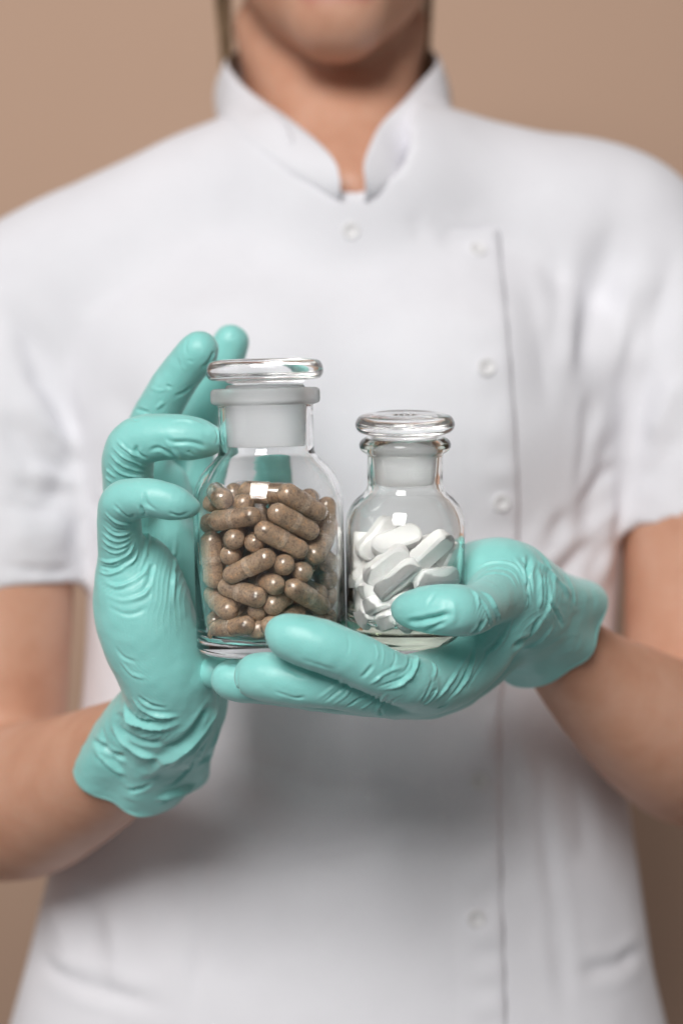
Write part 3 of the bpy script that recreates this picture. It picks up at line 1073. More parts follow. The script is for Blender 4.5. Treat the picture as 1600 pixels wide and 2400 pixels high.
# slack glove between the fingers and over the palm
GA.chain(PA, [(395, 1130, 645, 46), (400, 1250, 640, 60)], 6, 2)
LA = smin(FA, PA, 3.5)
rimA = cuff_shell(GA, LA, W(408, 1622, 622), W(342, 1786, 665), 14.5, 22.5, 1.18,
                  [(2, 0.4, 1.6, 0.5), (3, 1.2, 1.3, 1.0), (5, 2.6, 0.9, 1.5), (8, 0.7, 0.5, 2.5)], k=4, edge=3.0, seed=0.6)
creA = [
    # vertical folds over the palm
    ([(392, 1200), (388, 1300), (384, 1400), (390, 1480)], 0.9, -0.9), ([(415, 1230), (408, 1340), (405, 1440)], 0.9, 0.8),
    ([(440, 1210), (442, 1320), (436, 1420), (430, 1500)], 0.9, -0.9), ([(455, 1200), (456, 1320), (452, 1440)], 0.8, 0.8),
    ([(365, 1215), (362, 1290), (352, 1350), (330, 1400)], 0.9, -0.8), ([(350, 1230), (342, 1300), (322, 1350)], 0.8, 0.6),
    ([(402, 1080), (408, 1120), (404, 1180)], 0.9, -0.9), ([(420, 1075), (428, 1140)], 0.8, 0.6),
    # round the little finger's base
    ([(232, 1312), (262, 1316), (300, 1300), (320, 1265)], 0.65, 1.1), ([(230, 1338), (262, 1345), (310, 1318), (330, 1280)], 0.6, 0.95),
    ([(234, 1326), (270, 1331), (312, 1306)], 0.6, -0.9), ([(240, 1362), (280, 1374), (330, 1350), (360, 1310)], 0.8, 0.7),
    ([(244, 1392), (290, 1408), (340, 1392), (370, 1350)], 0.9, 0.6), ([(250, 1420), (300, 1440), (350, 1424)], 0.9, -0.5),
    # fingers
    ([(335, 1150), (345, 1180), (372, 1200)], 0.8, -0.7), ([(328, 1180), (336, 1200), (342, 1212)], 0.7, -0.8),
    ([(382, 1024), (410, 1036), (450, 1038), (490, 1050)], 0.9, -0.8), ([(320, 1040), (322, 1062), (345, 1075)], 1.0, -1.2), ([(385, 1026), (405, 1055), (424, 1080)], 0.8, 0.7),
    ([(440, 1056), (455, 1070)], 0.8, -0.6), ([(390, 902), (402, 910)], 0.7, -0.7), ([(438, 845), (446, 846), (454, 850)], 0.6, -0.3),
    ([(440, 790), (436, 815), (438, 838)], 0.7, -0.22), ([(470, 866), (490, 845), (504, 820)], 0.9, -0.5), ([(318, 958), (345, 966), (368, 974)], 0.7, -0.8),
    ([(312, 982), (325, 988)], 0.6, -0.7), ([(385, 940), (365, 960)], 0.8, 0.5), ([(408, 930), (432, 920), (450, 905)], 0.9, -0.6),
    ([(505, 790), (512, 815), (505, 838)], 0.6, -0.5), ([(528, 778), (540, 790), (560, 786)], 0.6, -0.35), ([(350, 905), (372, 915), (392, 912)], 0.7, 0.35),
    ([(420, 830), (428, 860), (440, 872)], 0.8, 0.35), ([(395, 985), (440, 985), (490, 1000)], 1.0, 0.35), ([(500, 1002), (512, 1020), (505, 1045)], 0.7, -0.4),
    ([(392, 1200), (420, 1208), (446, 1200)], 0.7, -0.4),
    ([(345, 1060), (370, 1050), (395, 1062), (415, 1080)], 0.9, -0.7),
    # heel of the hand and wrist
    ([(268, 1510), (290, 1540), (330, 1555)], 0.8, -0.5), ([(280, 1545), (310, 1580), (350, 1590)], 0.8, 0.5),
    ([(306, 1631), (337, 1665), (376, 1677), (425, 1679)], 1.1, 1.2), ([(320, 1628), (350, 1650), (395, 1662)], 0.9, -0.9),
    ([(287, 1642), (306, 1682), (348, 1704), (390, 1704), (430, 1690)], 1.4, 1.8), ([(300, 1660), (325, 1688), (365, 1694), (410, 1690)], 1.0, -1.1),
    ([(259, 1693), (287, 1732), (337, 1766), (385, 1780)], 1.7, 1.6), ([(376, 1757), (418, 1742), (449, 1715), (497, 1648)], 2.2, -2.6),
    ([(272, 1690), (300, 1722), (350, 1740), (400, 1735)], 1.6, -1.2),
    ([(514, 1655), (475, 1712), (432, 1755), (376, 1794), (322, 1824)], 2.4, 2.3), ([(494, 1715), (449, 1794), (410, 1833), (370, 1852)], 1.7, -2.0),
    ([(522, 1690), (490, 1760), (462, 1810)], 2.0, 1.4), ([(474, 1840), (416, 1856), (355, 1878)], 1.5, 1.4), ([(216, 1736), (264, 1766), (302, 1776)], 1.5, -1.5),
    ([(220, 1757), (273, 1802), (302, 1818)], 1.6, 1.4), ([(298, 1856), (337, 1847), (358, 1832)], 1.2, -1.1), ([(240, 1700), (252, 1760), (290, 1800)], 1.6, -0.9),
    # fans of fine folds inside the bent ring and little fingers
    ([(268, 1028), (300, 1056), (350, 1080)], 0.65, 0.75), ([(260, 1044), (295, 1074), (348, 1094)], 0.6, 0.7), ([(254, 1060), (290, 1092), (345, 1108)], 0.65, 0.75),
    ([(250, 1078), (290, 1112), (350, 1118)], 0.6, 0.7), ([(247, 1098), (285, 1126), (340, 1128)], 0.6, 0.6), ([(246, 1118), (270, 1134), (300, 1138)], 0.6, 0.5),
    ([(264, 1180), (300, 1211), (318, 1203)], 0.7, -0.7), ([(243, 1198), (273, 1223), (314, 1231)], 0.65, 0.75), ([(240, 1214), (273, 1240), (314, 1240)], 0.6, -0.6),
    ([(239, 1228), (273, 1253), (314, 1247)], 0.6, 0.7), ([(237, 1245), (273, 1268), (313, 1257)], 0.6, 0.7), ([(235, 1261), (273, 1283), (311, 1268)], 0.6, 0.65), ([(234, 1278), (270, 1296), (310, 1279)], 0.55, 0.5),
]
zonA = [
    dict(at=(290, 1430), rad=95, lines=('arc', (215, 1260)), period=2.2, amp=0.5, seed=3),
    dict(at=(420, 1360), rad=95, lines=(1, 0.06), period=3.6, amp=0.6, seed=4, warp=0.5),
    dict(at=(290, 1540), rad=80, lines=('arc', (420, 1470)), period=2.0, amp=0.45, seed=5),
    dict(at=(390, 1660), rad=60, lines=('arc', (440, 1480)), period=2.4, amp=0.4, seed=6),
    dict(at=(280, 1740), rad=90, lines=(0.45, 0.9), period=3.2, amp=0.5, seed=7, warp=0.9),
    dict(at=(330, 1735), rad=110, lines=(0.5, 0.85), period=3.4, amp=1.0, seed=14, warp=1.1, sharp=3.0),
    dict(at=(440, 1790), rad=90, lines=(0.62, 0.78), period=3.8, amp=1.1, seed=15, warp=1.0, sharp=3.0),
    dict(at=(330, 1850), rad=80, lines=(0.3, 0.95), period=3.0, amp=0.8, seed=16, warp=1.0, sharp=3.0),
    dict(at=(370, 1250), rad=60, lines=(1, 0.1), period=2.8, amp=0.6, seed=17, warp=0.6, sharp=3.0),
    dict(at=(500, 950), rad=50, lines=(0.1, 1), period=3.0, amp=0.9, seed=9, warp=0.5),
]
VA, QA, skA, infA = finish_glove(GA, LA, creA, zonA, (W(408, 1622, 622), W(342, 1786, 665)))
gloveA = vert_mesh('glove', VA, QA, M_GLOVE, person)
tag(gloveA, 'wrinkled teal glove on the upright hand behind the taller jar')
set_slack(gloveA, skA)
rim_tube('cuff_rim', follow(rimA, infA), 0.95, M_GLOVE, gloveA)

# ---- glove on the hand that lies palm up under both jars
GBX = Grid((-58, 528, -82), (122, 715, -4), GLOVE_H)
FB = GBX.layer()
for pts, k in [
    ([(667, 1488, 553, 46), (700, 1498, 552, 53), (765, 1518, 552, 58), (850, 1553, 556, 57), (940, 1596, 566, 57), (1010, 1602, 582, 56)], 2),
    ([(598, 1584, 570, 49), (640, 1588, 568, 54), (710, 1596, 566, 54), (800, 1610, 568, 50), (900, 1630, 577, 50), (980, 1620, 588, 55)], 2),
    ([(538, 1593, 588, 44), (590, 1596, 588, 46), (700, 1612, 590, 46), (800, 1625, 594, 46), (920, 1630, 604, 50)], 2),
    ([(494, 1573, 606, 32), (540, 1580, 608, 38), (660, 1596, 614, 40), (780, 1612, 620, 42), (900, 1620, 626, 48)], 2),
    ([(940, 1432, 571, 17), (958, 1428, 568, 38), (1000, 1428, 563, 51), (1055, 1430, 560, 57), (1098, 1432, 566, 56), (1125, 1420, 578, 54), (1150, 1402, 592, 60), (1178, 1385, 606, 70)], 1.5),
]:
    T = GBX.layer(); GBX.chain(T, pts, k, 4); FB = smin(FB, T, 0.9)
PB = GBX.layer()
GBX.chain(PB, [(950, 1604, 578, 60), (1030, 1594, 590, 64), (1106, 1532, 606, 70), (1154, 1448, 611, 74), (1190, 1400, 618, 82)], 6, 3)
GBX.chain(PB, [(930, 1622, 605, 54), (1030, 1602, 622, 58), (1110, 1540, 634, 66), (1160, 1460, 636, 78), (1195, 1410, 636, 84)], 8, 3)
GBX.chain(PB, [(1100, 1400, 640, 62), (1130, 1370, 632, 80), (1165, 1368, 616, 82), (1200, 1395, 624, 88)], 8, 3)
GBX.chain(PB, [(1165, 1368, 612, 80), (1210, 1405, 630, 88), (1240, 1430, 645, 84)], 8, 3)
LBX = smin(FB, PB, 3.5)
rimB = cuff_shell(GBX, LBX, W(1190, 1385, 618), W(1272, 1468, 664), 16.5, 23.4, 1.05,
                  [(2, 1.4, 1.2, 0.4), (3, 0.2, 1.3, 1.0), (5, 1.6, 0.9, 1.5), (7, 0.7, 0.6, 2.5)], k=4, edge=4.0, seed=1.9)
creB = [
    ([(975, 1534), (968, 1574), (930, 1607), (880, 1617)], 0.75, 1.35), ([(962, 1530), (952, 1568), (915, 1594)], 0.7, -0.8), ([(845, 1590), (860, 1575), (876, 1556)], 0.7, -0.6),
    ([(862, 1606), (905, 1576), (950, 1562)], 0.6, 0.7), ([(878, 1610), (930, 1594), (960, 1580)], 0.5, -0.6), ([(893, 1508), (898, 1535), (892, 1566)], 0.45, 0.4), ([(878, 1505), (884, 1532), (880, 1552)], 0.4, 0.3),
    ([(812, 1478), (818, 1510), (812, 1540)], 0.5, -0.25), ([(925, 1525), (924, 1550), (912, 1572)], 0.5, -0.5), ([(700, 1545), (740, 1556), (790, 1572)], 0.9, -0.3),
    ([(1000, 1655), (1040, 1620), (1080, 1560), (1100, 1520)], 0.8, 0.8), ([(1040, 1650), (1080, 1600), (1105, 1540), (1110, 1490)], 0.7, -0.8),
    ([(1060, 1640), (1100, 1580), (1118, 1520)], 0.7, 0.8), ([(1090, 1620), (1120, 1570), (1150, 1510)], 0.7, -0.6), ([(1010, 1600), (1020, 1570), (1010, 1545)], 0.8, 0.6),
    ([(985, 1650), (1005, 1615), (1015, 1590)], 0.9, -0.6), ([(890, 1660), (893, 1680)], 0.8, -0.8),
    ([(738, 1643), (776, 1614), (808, 1590)], 0.7, 0.8), ([(755, 1648), (790, 1622), (815, 1600)], 0.6, -0.8), ([(776, 1655), (806, 1632), (825, 1606)], 0.6, 0.8),
    ([(800, 1662), (847, 1636), (872, 1624)], 0.6, -0.7), ([(835, 1668), (868, 1648), (890, 1625)], 0.5, 0.7), ([(882, 1672), (894, 1640), (910, 1620)], 0.7, 1.0), ([(900, 1672), (915, 1645), (950, 1630)], 0.6, -0.6),
    ([(560, 1560), (556, 1590), (562, 1622)], 0.7, -0.6), ([(660, 1560), (700, 1580), (730, 1590)], 0.9, -0.25), ([(640, 1620), (690, 1636), (720, 1632)], 0.7, -0.4),
    ([(985, 1655), (1010, 1640), (1030, 1610)], 0.6, 0.6), ([(1005, 1640), (1012, 1622), (1030, 1615)], 0.4, -0.6), ([(1022, 1660), (1040, 1655), (1052, 1648)], 0.4, -0.5),
    # thumb
    ([(950, 1462), (1000, 1452), (1040, 1442), (1068, 1440)], 1.2, -1.6), ([(985, 1486), (1020, 1466), (1060, 1450)], 0.9, -0.9), ([(995, 1425), (1012, 1400), (1020, 1385)], 0.8, -0.6),
    ([(1060, 1400), (1064, 1430), (1058, 1470)], 1.2, 0.4), ([(1105, 1380), (1118, 1400), (1122, 1430)], 0.8, 0.9), ([(1120, 1380), (1148, 1405), (1166, 1450), (1158, 1490)], 0.7, 1.1),
    ([(1112, 1392), (1138, 1425), (1150, 1470)], 0.7, -0.9), ([(1130, 1452), (1126, 1470), (1108, 1488)], 1.2, -1.5), ([(1180, 1470), (1160, 1510), (1128, 1534)], 0.9, -1.0),
    ([(1200, 1450), (1180, 1500), (1150, 1530)], 0.8, 0.7),
    # mound of the thumb
    ([(1100, 1370), (1140, 1345), (1190, 1350), (1218, 1390)], 0.6, 0.6), ([(1105, 1360), (1150, 1333), (1200, 1340), (1228, 1390)], 0.6, 0.6), ([(1100, 1345), (1150, 1318), (1205, 1325), (1236, 1380)], 0.7, 0.6),
    ([(1200, 1300), (1224, 1340), (1236, 1400), (1226, 1440)], 0.7, 0.8), ([(1215, 1300), (1240, 1350), (1246, 1400)], 0.8, -1.0),
    # cuff
    ([(1262, 1330), (1265, 1380), (1262, 1430)], 1.3, 1.0), ([(1275, 1392), (1300, 1430), (1318, 1470)], 0.9, -1.3), ([(1280, 1340), (1284, 1400), (1270, 1450)], 1.2, -0.8),
    ([(1250, 1310), (1300, 1350), (1340, 1400)], 1.5, 0.8), ([(1195, 1520), (1240, 1490), (1265, 1440)], 1.5, -1.2), ([(1220, 1525), (1270, 1500), (1300, 1460)], 1.4, 0.9),
    ([(1240, 1300), (1235, 1360), (1240, 1420)], 1.2, -1.2), ([(1320, 1340), (1340, 1380), (1345, 1430)], 1.2, -0.6),
]
zonB = [
    dict(at=(1165, 1340), rad=70, lines=('arc', (1090, 1440)), period=1.5, amp=0.42, seed=21, warp=0.5),
    dict(at=(1275, 1400), rad=85, lines=(0.95, 0.25), period=3.6, amp=1.1, seed=31, warp=1.0, sharp=3.0),
    dict(at=(1240, 1480), rad=70, lines=(0.6, 0.75), period=3.2, amp=1.0, seed=32, warp=1.0, sharp=3.0),
    dict(at=(1330, 1400), rad=60, lines=(0.8, -0.5), period=3.4, amp=0.8, seed=33, warp=1.0, sharp=3.0),
    dict(at=(1085, 1570), rad=75, lines=('arc', (940, 1480)), period=1.9, amp=0.5, seed=22, warp=0.5),
    dict(at=(1000, 1620), rad=75, lines=(0.6, 0.5), period=3.0, amp=0.4, seed=25),
    dict(at=(1130, 1410), rad=40, lines=(1, 0.2), period=2.2, amp=0.5, seed=28, warp=0.6),
    dict(at=(1180, 1470), rad=50, lines=(0.8, 0.5), period=2.2, amp=0.4, seed=29, warp=0.6),
]
VG, QG, skB, infB = finish_glove(GBX, LBX, creB, zonB, (W(1190, 1385, 618), W(1272, 1468, 664)))
gloveB = vert_mesh('glove', VG, QG, M_GLOVE, person)
tag(gloveB, 'wrinkled teal glove on the hand lying palm up under both jars')
set_slack(gloveB, skB)
rim_tube('cuff_rim', follow(rimB, infB), 0.95, M_GLOVE, gloveB)


# ------------------------------------------------------------------ jars
def rounded(pts, r=1.0, n=4):
    """round the corners of a polyline profile; pts: (r, z, corner radius or None)"""
    P = [np.array(p[:2], float) for p in pts]
    out = []
    for i, p in enumerate(P):
        cr = pts[i][2] if len(pts[i]) > 2 else 0
        if i == 0 or i == len(P) - 1 or cr <= 0:
            out.append(tuple(p)); continue
        a, b = P[i - 1] - p, P[i + 1] - p
        la, lb = np.linalg.norm(a), np.linalg.norm(b)
        c = min(cr, la * 0.49, lb * 0.49)
        A, B = p + a / la * c, p + b / lb * c
        for k in range(n + 1):
            t = k / n
            out.append(tuple((1 - t) ** 2 * A + 2 * t * (1 - t) * p + t * t * B))
    return out


def jar_frame(px, py, Y, tilt_fwd, lean):
    """matrix of a jar whose base centre is at the pixel, leaning lean degrees sideways and tilt_fwd degrees towards the camera"""
    return Matrix.Translation(Vector(to_world(W(px, py, Y)))) @ Matrix.Rotation(math.radians(lean), 4, 'Y') @ Matrix.Rotation(math.radians(tilt_fwd), 4, 'X')


def make_jar(name, label, M, outer, inner, frost_band, stopper_disc, plug, glass, frost, clear):
    root = empty(name, M.translation)
    root.matrix_world = M
    tag(root, label, 'jar')
    prof = outer + inner
    V, F, segs = lathe(prof, 96)
    me = py_mesh('bottle', V, F, recalc=True)
    for m in (glass, frost): me.materials.append(m)
    b = link('bottle', me, None, root); b.matrix_parent_inverse = Matrix.Identity(4)
    z0, z1, rmin = frost_band
    if z1 > z0:
        for p in me.polygons:
            c = p.center * 1000
            if z0 < c.z < z1 and math.hypot(c.x, c.y) > rmin: p.material_index = 1
    V, F, segs = lathe(stopper_disc, 96)
    me = py_mesh('stopper', V, F, recalc=True); me.materials.append(clear)
    s = link('stopper', me, None, root); s.matrix_parent_inverse = Matrix.Identity(4)
    V, F, segs = lathe(plug, 96)
    me = py_mesh('ground_plug', V, F, recalc=True); me.materials.append(frost)
    g = link('ground_plug', me, None, s); g.matrix_parent_inverse = Matrix.Identity(4)
    return root


# big jar, heights in mm above the base
MJ1 = jar_frame(637, 1521, 600, 4.0, -1.3)
R1 = 26.9
out1 = [(0, 1.2), (12, 1.0)] + rounded([(12, 1.0), (22, 0, 2), (R1, 0, 5), (R1, 53.5, 0)], n=6)[1:]
# shoulder
out1 += [(R1 - 0.3, 56.0), (R1 - 1.2, 59.5), (R1 - 2.9, 63.0), (R1 - 5.2, 66.0), (R1 - 7.8, 68.3), (17.6, 70.1), (17.0, 71.5), (16.9, 73.5), (16.9, 87.0)]
out1 += rounded([(16.9, 87.0), (17.2, 87.9, 0.5), (19.5, 88.5, 1.2), (19.5, 93.7, 1.6), (15.6, 93.9, 0.6), (15.2, 93.0)], n=5)[1:]
in1 = [(14.9, 86.5), (14.5, 73.5), (14.6, 71.9), (15.8, 69.7), (R1 - 9, 66.7), (R1 - 6.6, 64.3), (R1 - 4.6, 61.5), (R1 - 3.0, 58.0), (R1 - 2.1, 54.5), (R1 - 1.9, 51.5), (R1 - 1.9, 8.5), (R1 - 3.2, 5.4), (R1 - 6.5, 4.3), (12, 4.0), (0, 3.6)]
st1 = [(0, 95.7)] + rounded([(0, 95.7), (13.2, 95.7, 0.8), (14.2, 96.4, 0.6), (20.0, 96.9, 1.6), (21.2, 100.0, 2.8), (20.0, 103.5, 1.6), (15, 104.3, 2), (9, 103.7, 2), (0, 103.5)], n=5)[1:]
pl1 = [(0, 73.1)] + rounded([(0, 73.1), (13.8, 73.1, 0.8), (14.75, 92.9, 0.5), (13.6, 95.1, 0.4), (0, 95.4)], n=4)[1:]
jar1 = make_jar('glass_jar', 'taller glass stoppered jar filled with brown capsules, beside the upright glove', MJ1, out1, in1, (87.7, 94.1, 15.4), st1, pl1, M_GLASS, M_FROST, M_STOP)

# small jar
MJ2 = jar_frame(949, 1496, 606, 9.0, -0.4)
R2 = 21.5
out2 = [(0, 1.0), (10, 0.8)] + rounded([(10, 0.8), (17.5, 0, 1.5), (R2, 0.2, 3.2), (R2, 42, 0)], n=6)[1:]
out2 += [(R2 - 0.25, 44.5), (R2 - 1.0, 47.0), (R2 - 2.4, 49.6), (R2 - 4.4, 51.8), (R2 - 6.4, 53.4), (14.0, 55.0), (13.5, 56.4), (13.5, 67.0)]
out2 += rounded([(13.5, 67.0), (13.8, 67.7, 0.4), (16.4, 69.4, 1.6), (16.4, 72.2, 1.6), (14.0, 73.8, 1.2), (12.2, 73.4, 0.8), (11.8, 72.4)], n=5)[1:]
in2 = [(11.6, 66.5), (11.2, 57.4), (11.3, 55.8), (12.3, 54.2), (R2 - 7.6, 52.0), (R2 - 5.6, 50.2), (R2 - 4.0, 47.8), (R2 - 2.8, 45.2), (R2 - 2.0, 42), (R2 - 1.8, 39), (R2 - 1.8, 11), (R2 - 2.8, 8.4), (R2 - 5.5, 7.4), (9, 7.0), (0, 6.6)]
st2 = [(0, 73.8)] + rounded([(0, 73.8), (10.8, 73.8, 0.4), (11.2, 74.8, 0.6), (16.6, 75.4, 1.6), (18.1, 78.2, 2.8), (16.6, 81.4, 2.2), (11.5, 82.4, 1.5), (10.4, 81.9, 0.6), (0, 81.6)], n=6)[1:]
pl2 = [(0, 56.8)] + rounded([(0, 56.8), (10.4, 56.8, 0.8), (11.5, 71.6, 0.5), (11.4, 73.2, 0.4), (0, 73.6)], n=4)[1:]
jar2 = make_jar('glass_jar', 'shorter glass stoppered jar of white tablets gripped by a gloved thumb', MJ2, out2, in2, (1, 0, 0), st2, pl2, M_GLASS2, M_FROST, M_STOP)

# raised maker's squiggle on the small jar's stopper
def squiggle():
    V = []; F = []
    pts = catmull(np.array([(-4.2, 0.6, 81.7), (-3.2, -0.9, 81.7), (-2.2, 0.9, 81.7), (-1.2, -0.9, 81.7), (-0.2, 0.9, 81.7), (0.9, -0.8, 81.7), (2.0, 0.9, 81.7), (3.0, -0.8, 81.7), (4.2, 0.5, 81.7)]), 5)
    for k, p in enumerate(pts):
        d = unit(pts[min(k + 1, len(pts) - 1)] - pts[max(k - 1, 0)]); u = np.cross(d, (0, 0, 1))
        for i in range(6):
            a = 2 * math.pi * i / 6
            V.append(tuple(p + 0.32 * (math.cos(a) * u + math.sin(a) * np.array([0, 0, 1]))))
    for k in range(len(pts) - 1):
        for i in range(6):
            j = (i + 1) % 6
            F.append((k * 6 + i, k * 6 + j, k * 6 + 6 + j, k * 6 + 6 + i))
    me = py_mesh('embossed_mark', V, F, recalc=True); me.materials.append(M_GLASS)
    st = [c for c in jar2.children if c.name.startswith('stopper')][0]
    o = link('embossed_mark', me, None, st); o.matrix_parent_inverse = Matrix.Identity(4)


squiggle()


# ------------------------------------------------------------------ capsules in the big jar
CR, CL = 3.85, 20.8          # radius, length


def capsule_meshes():
    def prof(r, z_from, z_to, cap_at_end):
        p = []
        if cap_at_end:
            p += [(r - 0.2, z_from), (r - 0.2, z_from), (r, z_from + 0.12), (r, z_from + 0.3), (r, z_from + 2.2), (r, z_to - r - 0.4)]
            for k in range(7):
                a = k / 6 * math.pi / 2
                p.append((r * math.cos(a), z_to - r + r * math.sin(a)))
        return p
    V, F, _ = lathe([(0, -2)] + prof(CR - 0.32, -2.0, CL / 2, True), 20)
    body = py_mesh('capsule', V, F, recalc=True); body.materials.append(M_CAPS)
    V, F, _ = lathe([(CR - 0.6, -0.9)] + prof(CR, -1.2, CL / 2, True), 20)
    V = [(x, y, -z) for x, y, z in V]
    cap = py_mesh('capsule_cap', V, F, recalc=True); cap.materials.append(M_CAPS2); cap.materials.append(M_CAPB)
    for p in cap.polygons:
        if p.center.z * 1000 > -1.2: p.material_index = 1
    return body, cap


CAP_B, CAP_C = capsule_meshes()
BIG = 'brown capsules filling the taller jar'
BURIED = 'brown capsule half hidden behind other capsules inside the taller jar'
# photograph ends (x0, y0)-(x1, y1), turn = how much of the length runs away from the viewer, push = mm behind the glass, label
CAPS = [
    (506, 1203, 603, 1192, 0, 0, 'speckled capsule lying level across the upper left of the brown pile'),
    (649, 1203, 723, 1242, 0, 0, 'capsule sloping down to the right at the upper right of the brown pile'),
    (608, 1242, 698, 1286, 0, 0, 'pale-banded capsule sloping down in the middle of the brown pile'),
    (548, 1252, 552, 1254, 1, 0, 'round end of a capsule pointing straight out, below the level speckled capsule'),
    (505, 1279, 514, 1358, 0, 0, 'upright capsule with long shine line against the left glass wall'),
    (534, 1303, 548, 1301, 1, 1.5, 'round capsule end in front of the upright capsule by the left glass'),
    (613, 1302, 547, 1362, 0, 0, 'capsule slanting up to the right in the centre left of the brown pile'),
    (662, 1329, 664, 1332, 1, 0, 'larger of the two round capsule ends at the centre of the pile'),
    (712, 1342, 714, 1345, 1, 0, 'smaller round capsule end right of the central round end'),
    (598, 1357, 636, 1373, 0.7, 0.5, 'short-looking capsule with its round end facing right at the pile centre'),
    (558, 1390, 607, 1423, 0.3, 0, 'plain capsule sloping down below the slanting one, lower left centre'),
    (514, 1403, 545, 1440, 0.4, 0, 'capsule with a dark spot near the lower left glass wall'),
    (529, 1480, 585, 1464, 0.2, 0, 'reddish capsule lying near the jar floor at the lower left'),
    (508, 1468, 514, 1466, 1, 3, 'capsule end tucked in the lower left corner of the taller jar'),
    (611, 1491, 614, 1490, 1, 0, 'capsule end beside the index fingertip at the bottom of the taller jar'),
    (687, 1407, 650, 1430, 0.3, 0.5, 'capsule slanting up to the right just above the index fingertip'),
    (677, 1376, 746, 1412, 0, 0, 'glossy capsule with a long white shine at the lower right'),
    (715, 1437, 760, 1466, 0.3, 0, 'capsule sloping down partly hidden by the index finger'),
    (743, 1304, 762, 1256, 0.2, 0, 'near-upright capsule with a pale band by the right glass wall'),
    (660, 1160, 746, 1200, 0, 1, 'topmost sloping capsule at the upper right of the brown pile'),
    (753, 1350, 772, 1385, 0.6, 0, 'capsule end behind glare near the right glass wall'),
    (514, 1141, 530, 1180, 0.5, 3, 'capsule standing up at the top left of the brown pile'),
    (565, 1176, 580, 1180, 1, 4, 'small rounded capsule tip just behind the level speckled capsule'),
    (560, 1162, 640, 1156, 0.1, 12, 'capsule lying level at the back of the pile top'),
    (781, 1216, 768, 1262, 0.2, 2, 'capsule at the top right edge against the glass'),
    (490, 1226, 500, 1228, 1, 1, 'dark capsule end under the left tip of the level speckled capsule'),
    (588, 1268, 592, 1270, 1, 4, 'small dark capsule end in the gap left of the pale-banded capsule'),
    (776, 1432, 782, 1400, 0.5, 1, 'capsule behind glare at the lower right glass wall'),
    (762, 1322, 780, 1316, 1, 2, 'capsule end at mid height on the right glass wall'),
    (604, 1455, 612, 1450, 1, 3, 'dark capsule end in the shade above the lowest row'),
    (640, 1470, 690, 1480, 0.1, 2, BURIED), (560, 1330, 570, 1332, 1, 9, BURIED), (690, 1500, 740, 1496, 0.1, 1, BURIED), (650, 1512, 720, 1514, 0, 6, BURIED),
]
MJ1i = MJ1.inverted()
RIN1 = R1 - 1.9
capsule_state = []
axis_c = np.array(MJ1.translation)
for (x0, y0, x1, y1, turn, push, lab) in CAPS:
    ends = []
    for (x, y) in ((x0, y0), (x1, y1)):
        o = MJ1i @ Vector((0, 0, CAM_Z))
        far = MJ1i @ Vector(to_world(W(x, y, 700)))
        d = (far - o).normalized()
        R = (RIN1 - CR - 0.15) * 0.001
        a = d.x ** 2 + d.y ** 2; b = 2 * (o.x * d.x + o.y * d.y); c = o.x ** 2 + o.y ** 2 - R * R
        disc = b * b - 4 * a * c
        t = (-b - math.sqrt(disc)) / (2 * a) if disc > 0 else -b / (2 * a)
        p = o + d * t
        if disc <= 0:
            s = R / math.hypot(p.x, p.y); p.x *= s; p.y *= s
        p = p + Vector((0, 1, 0)) * push * 0.001
        ends.append(np.array(p) * 1000)
    half = CL / 2 - CR
    if turn >= 1:
        away = ends[1] - ends[0]
        ax = unit(np.array([away[0] * 0.02 + rng.uniform(-.15, .15), 1, rng.uniform(-.15, .15)]))
        c = ends[0] + ax * half
    else:
        v = ends[1] - ends[0]
        ax = unit(v)
        ax = unit(ax + np.array([0, turn * 1.1, 0]) * (1 if turn < 1 else 1))
        if turn > 0.25:
            # the visible end stays where it is seen
            c = ends[1] - ax * np.array([1, -1, 1]) * half if False else ends[1] + unit(np.array([-unit(v)[0], turn * 1.6, -unit(v)[2]])) * half
            ax = unit(c - ends[1])
        else:
            c = (ends[0] + ends[1]) / 2
    capsule_state.append([c, ax, lab, 1.0])
# the capsules deeper inside
for q in range(37):
    th = rng.uniform(0, 2 * math.pi); r = rng.uniform(0, 1) ** 0.5 * (RIN1 - CR - 3)
    c = np.array([r * math.cos(th), abs(r * math.sin(th)) if rng.random() < 0.8 else r * math.sin(th), rng.uniform(9, 58)])
    if c[1] < -6: c[1] *= -1
    ax = unit(np.array([rng.gauss(0, 1), rng.gauss(0, 1), rng.gauss(0, 0.6)]))
    capsule_state.append([c, ax, BURIED, 0.0])


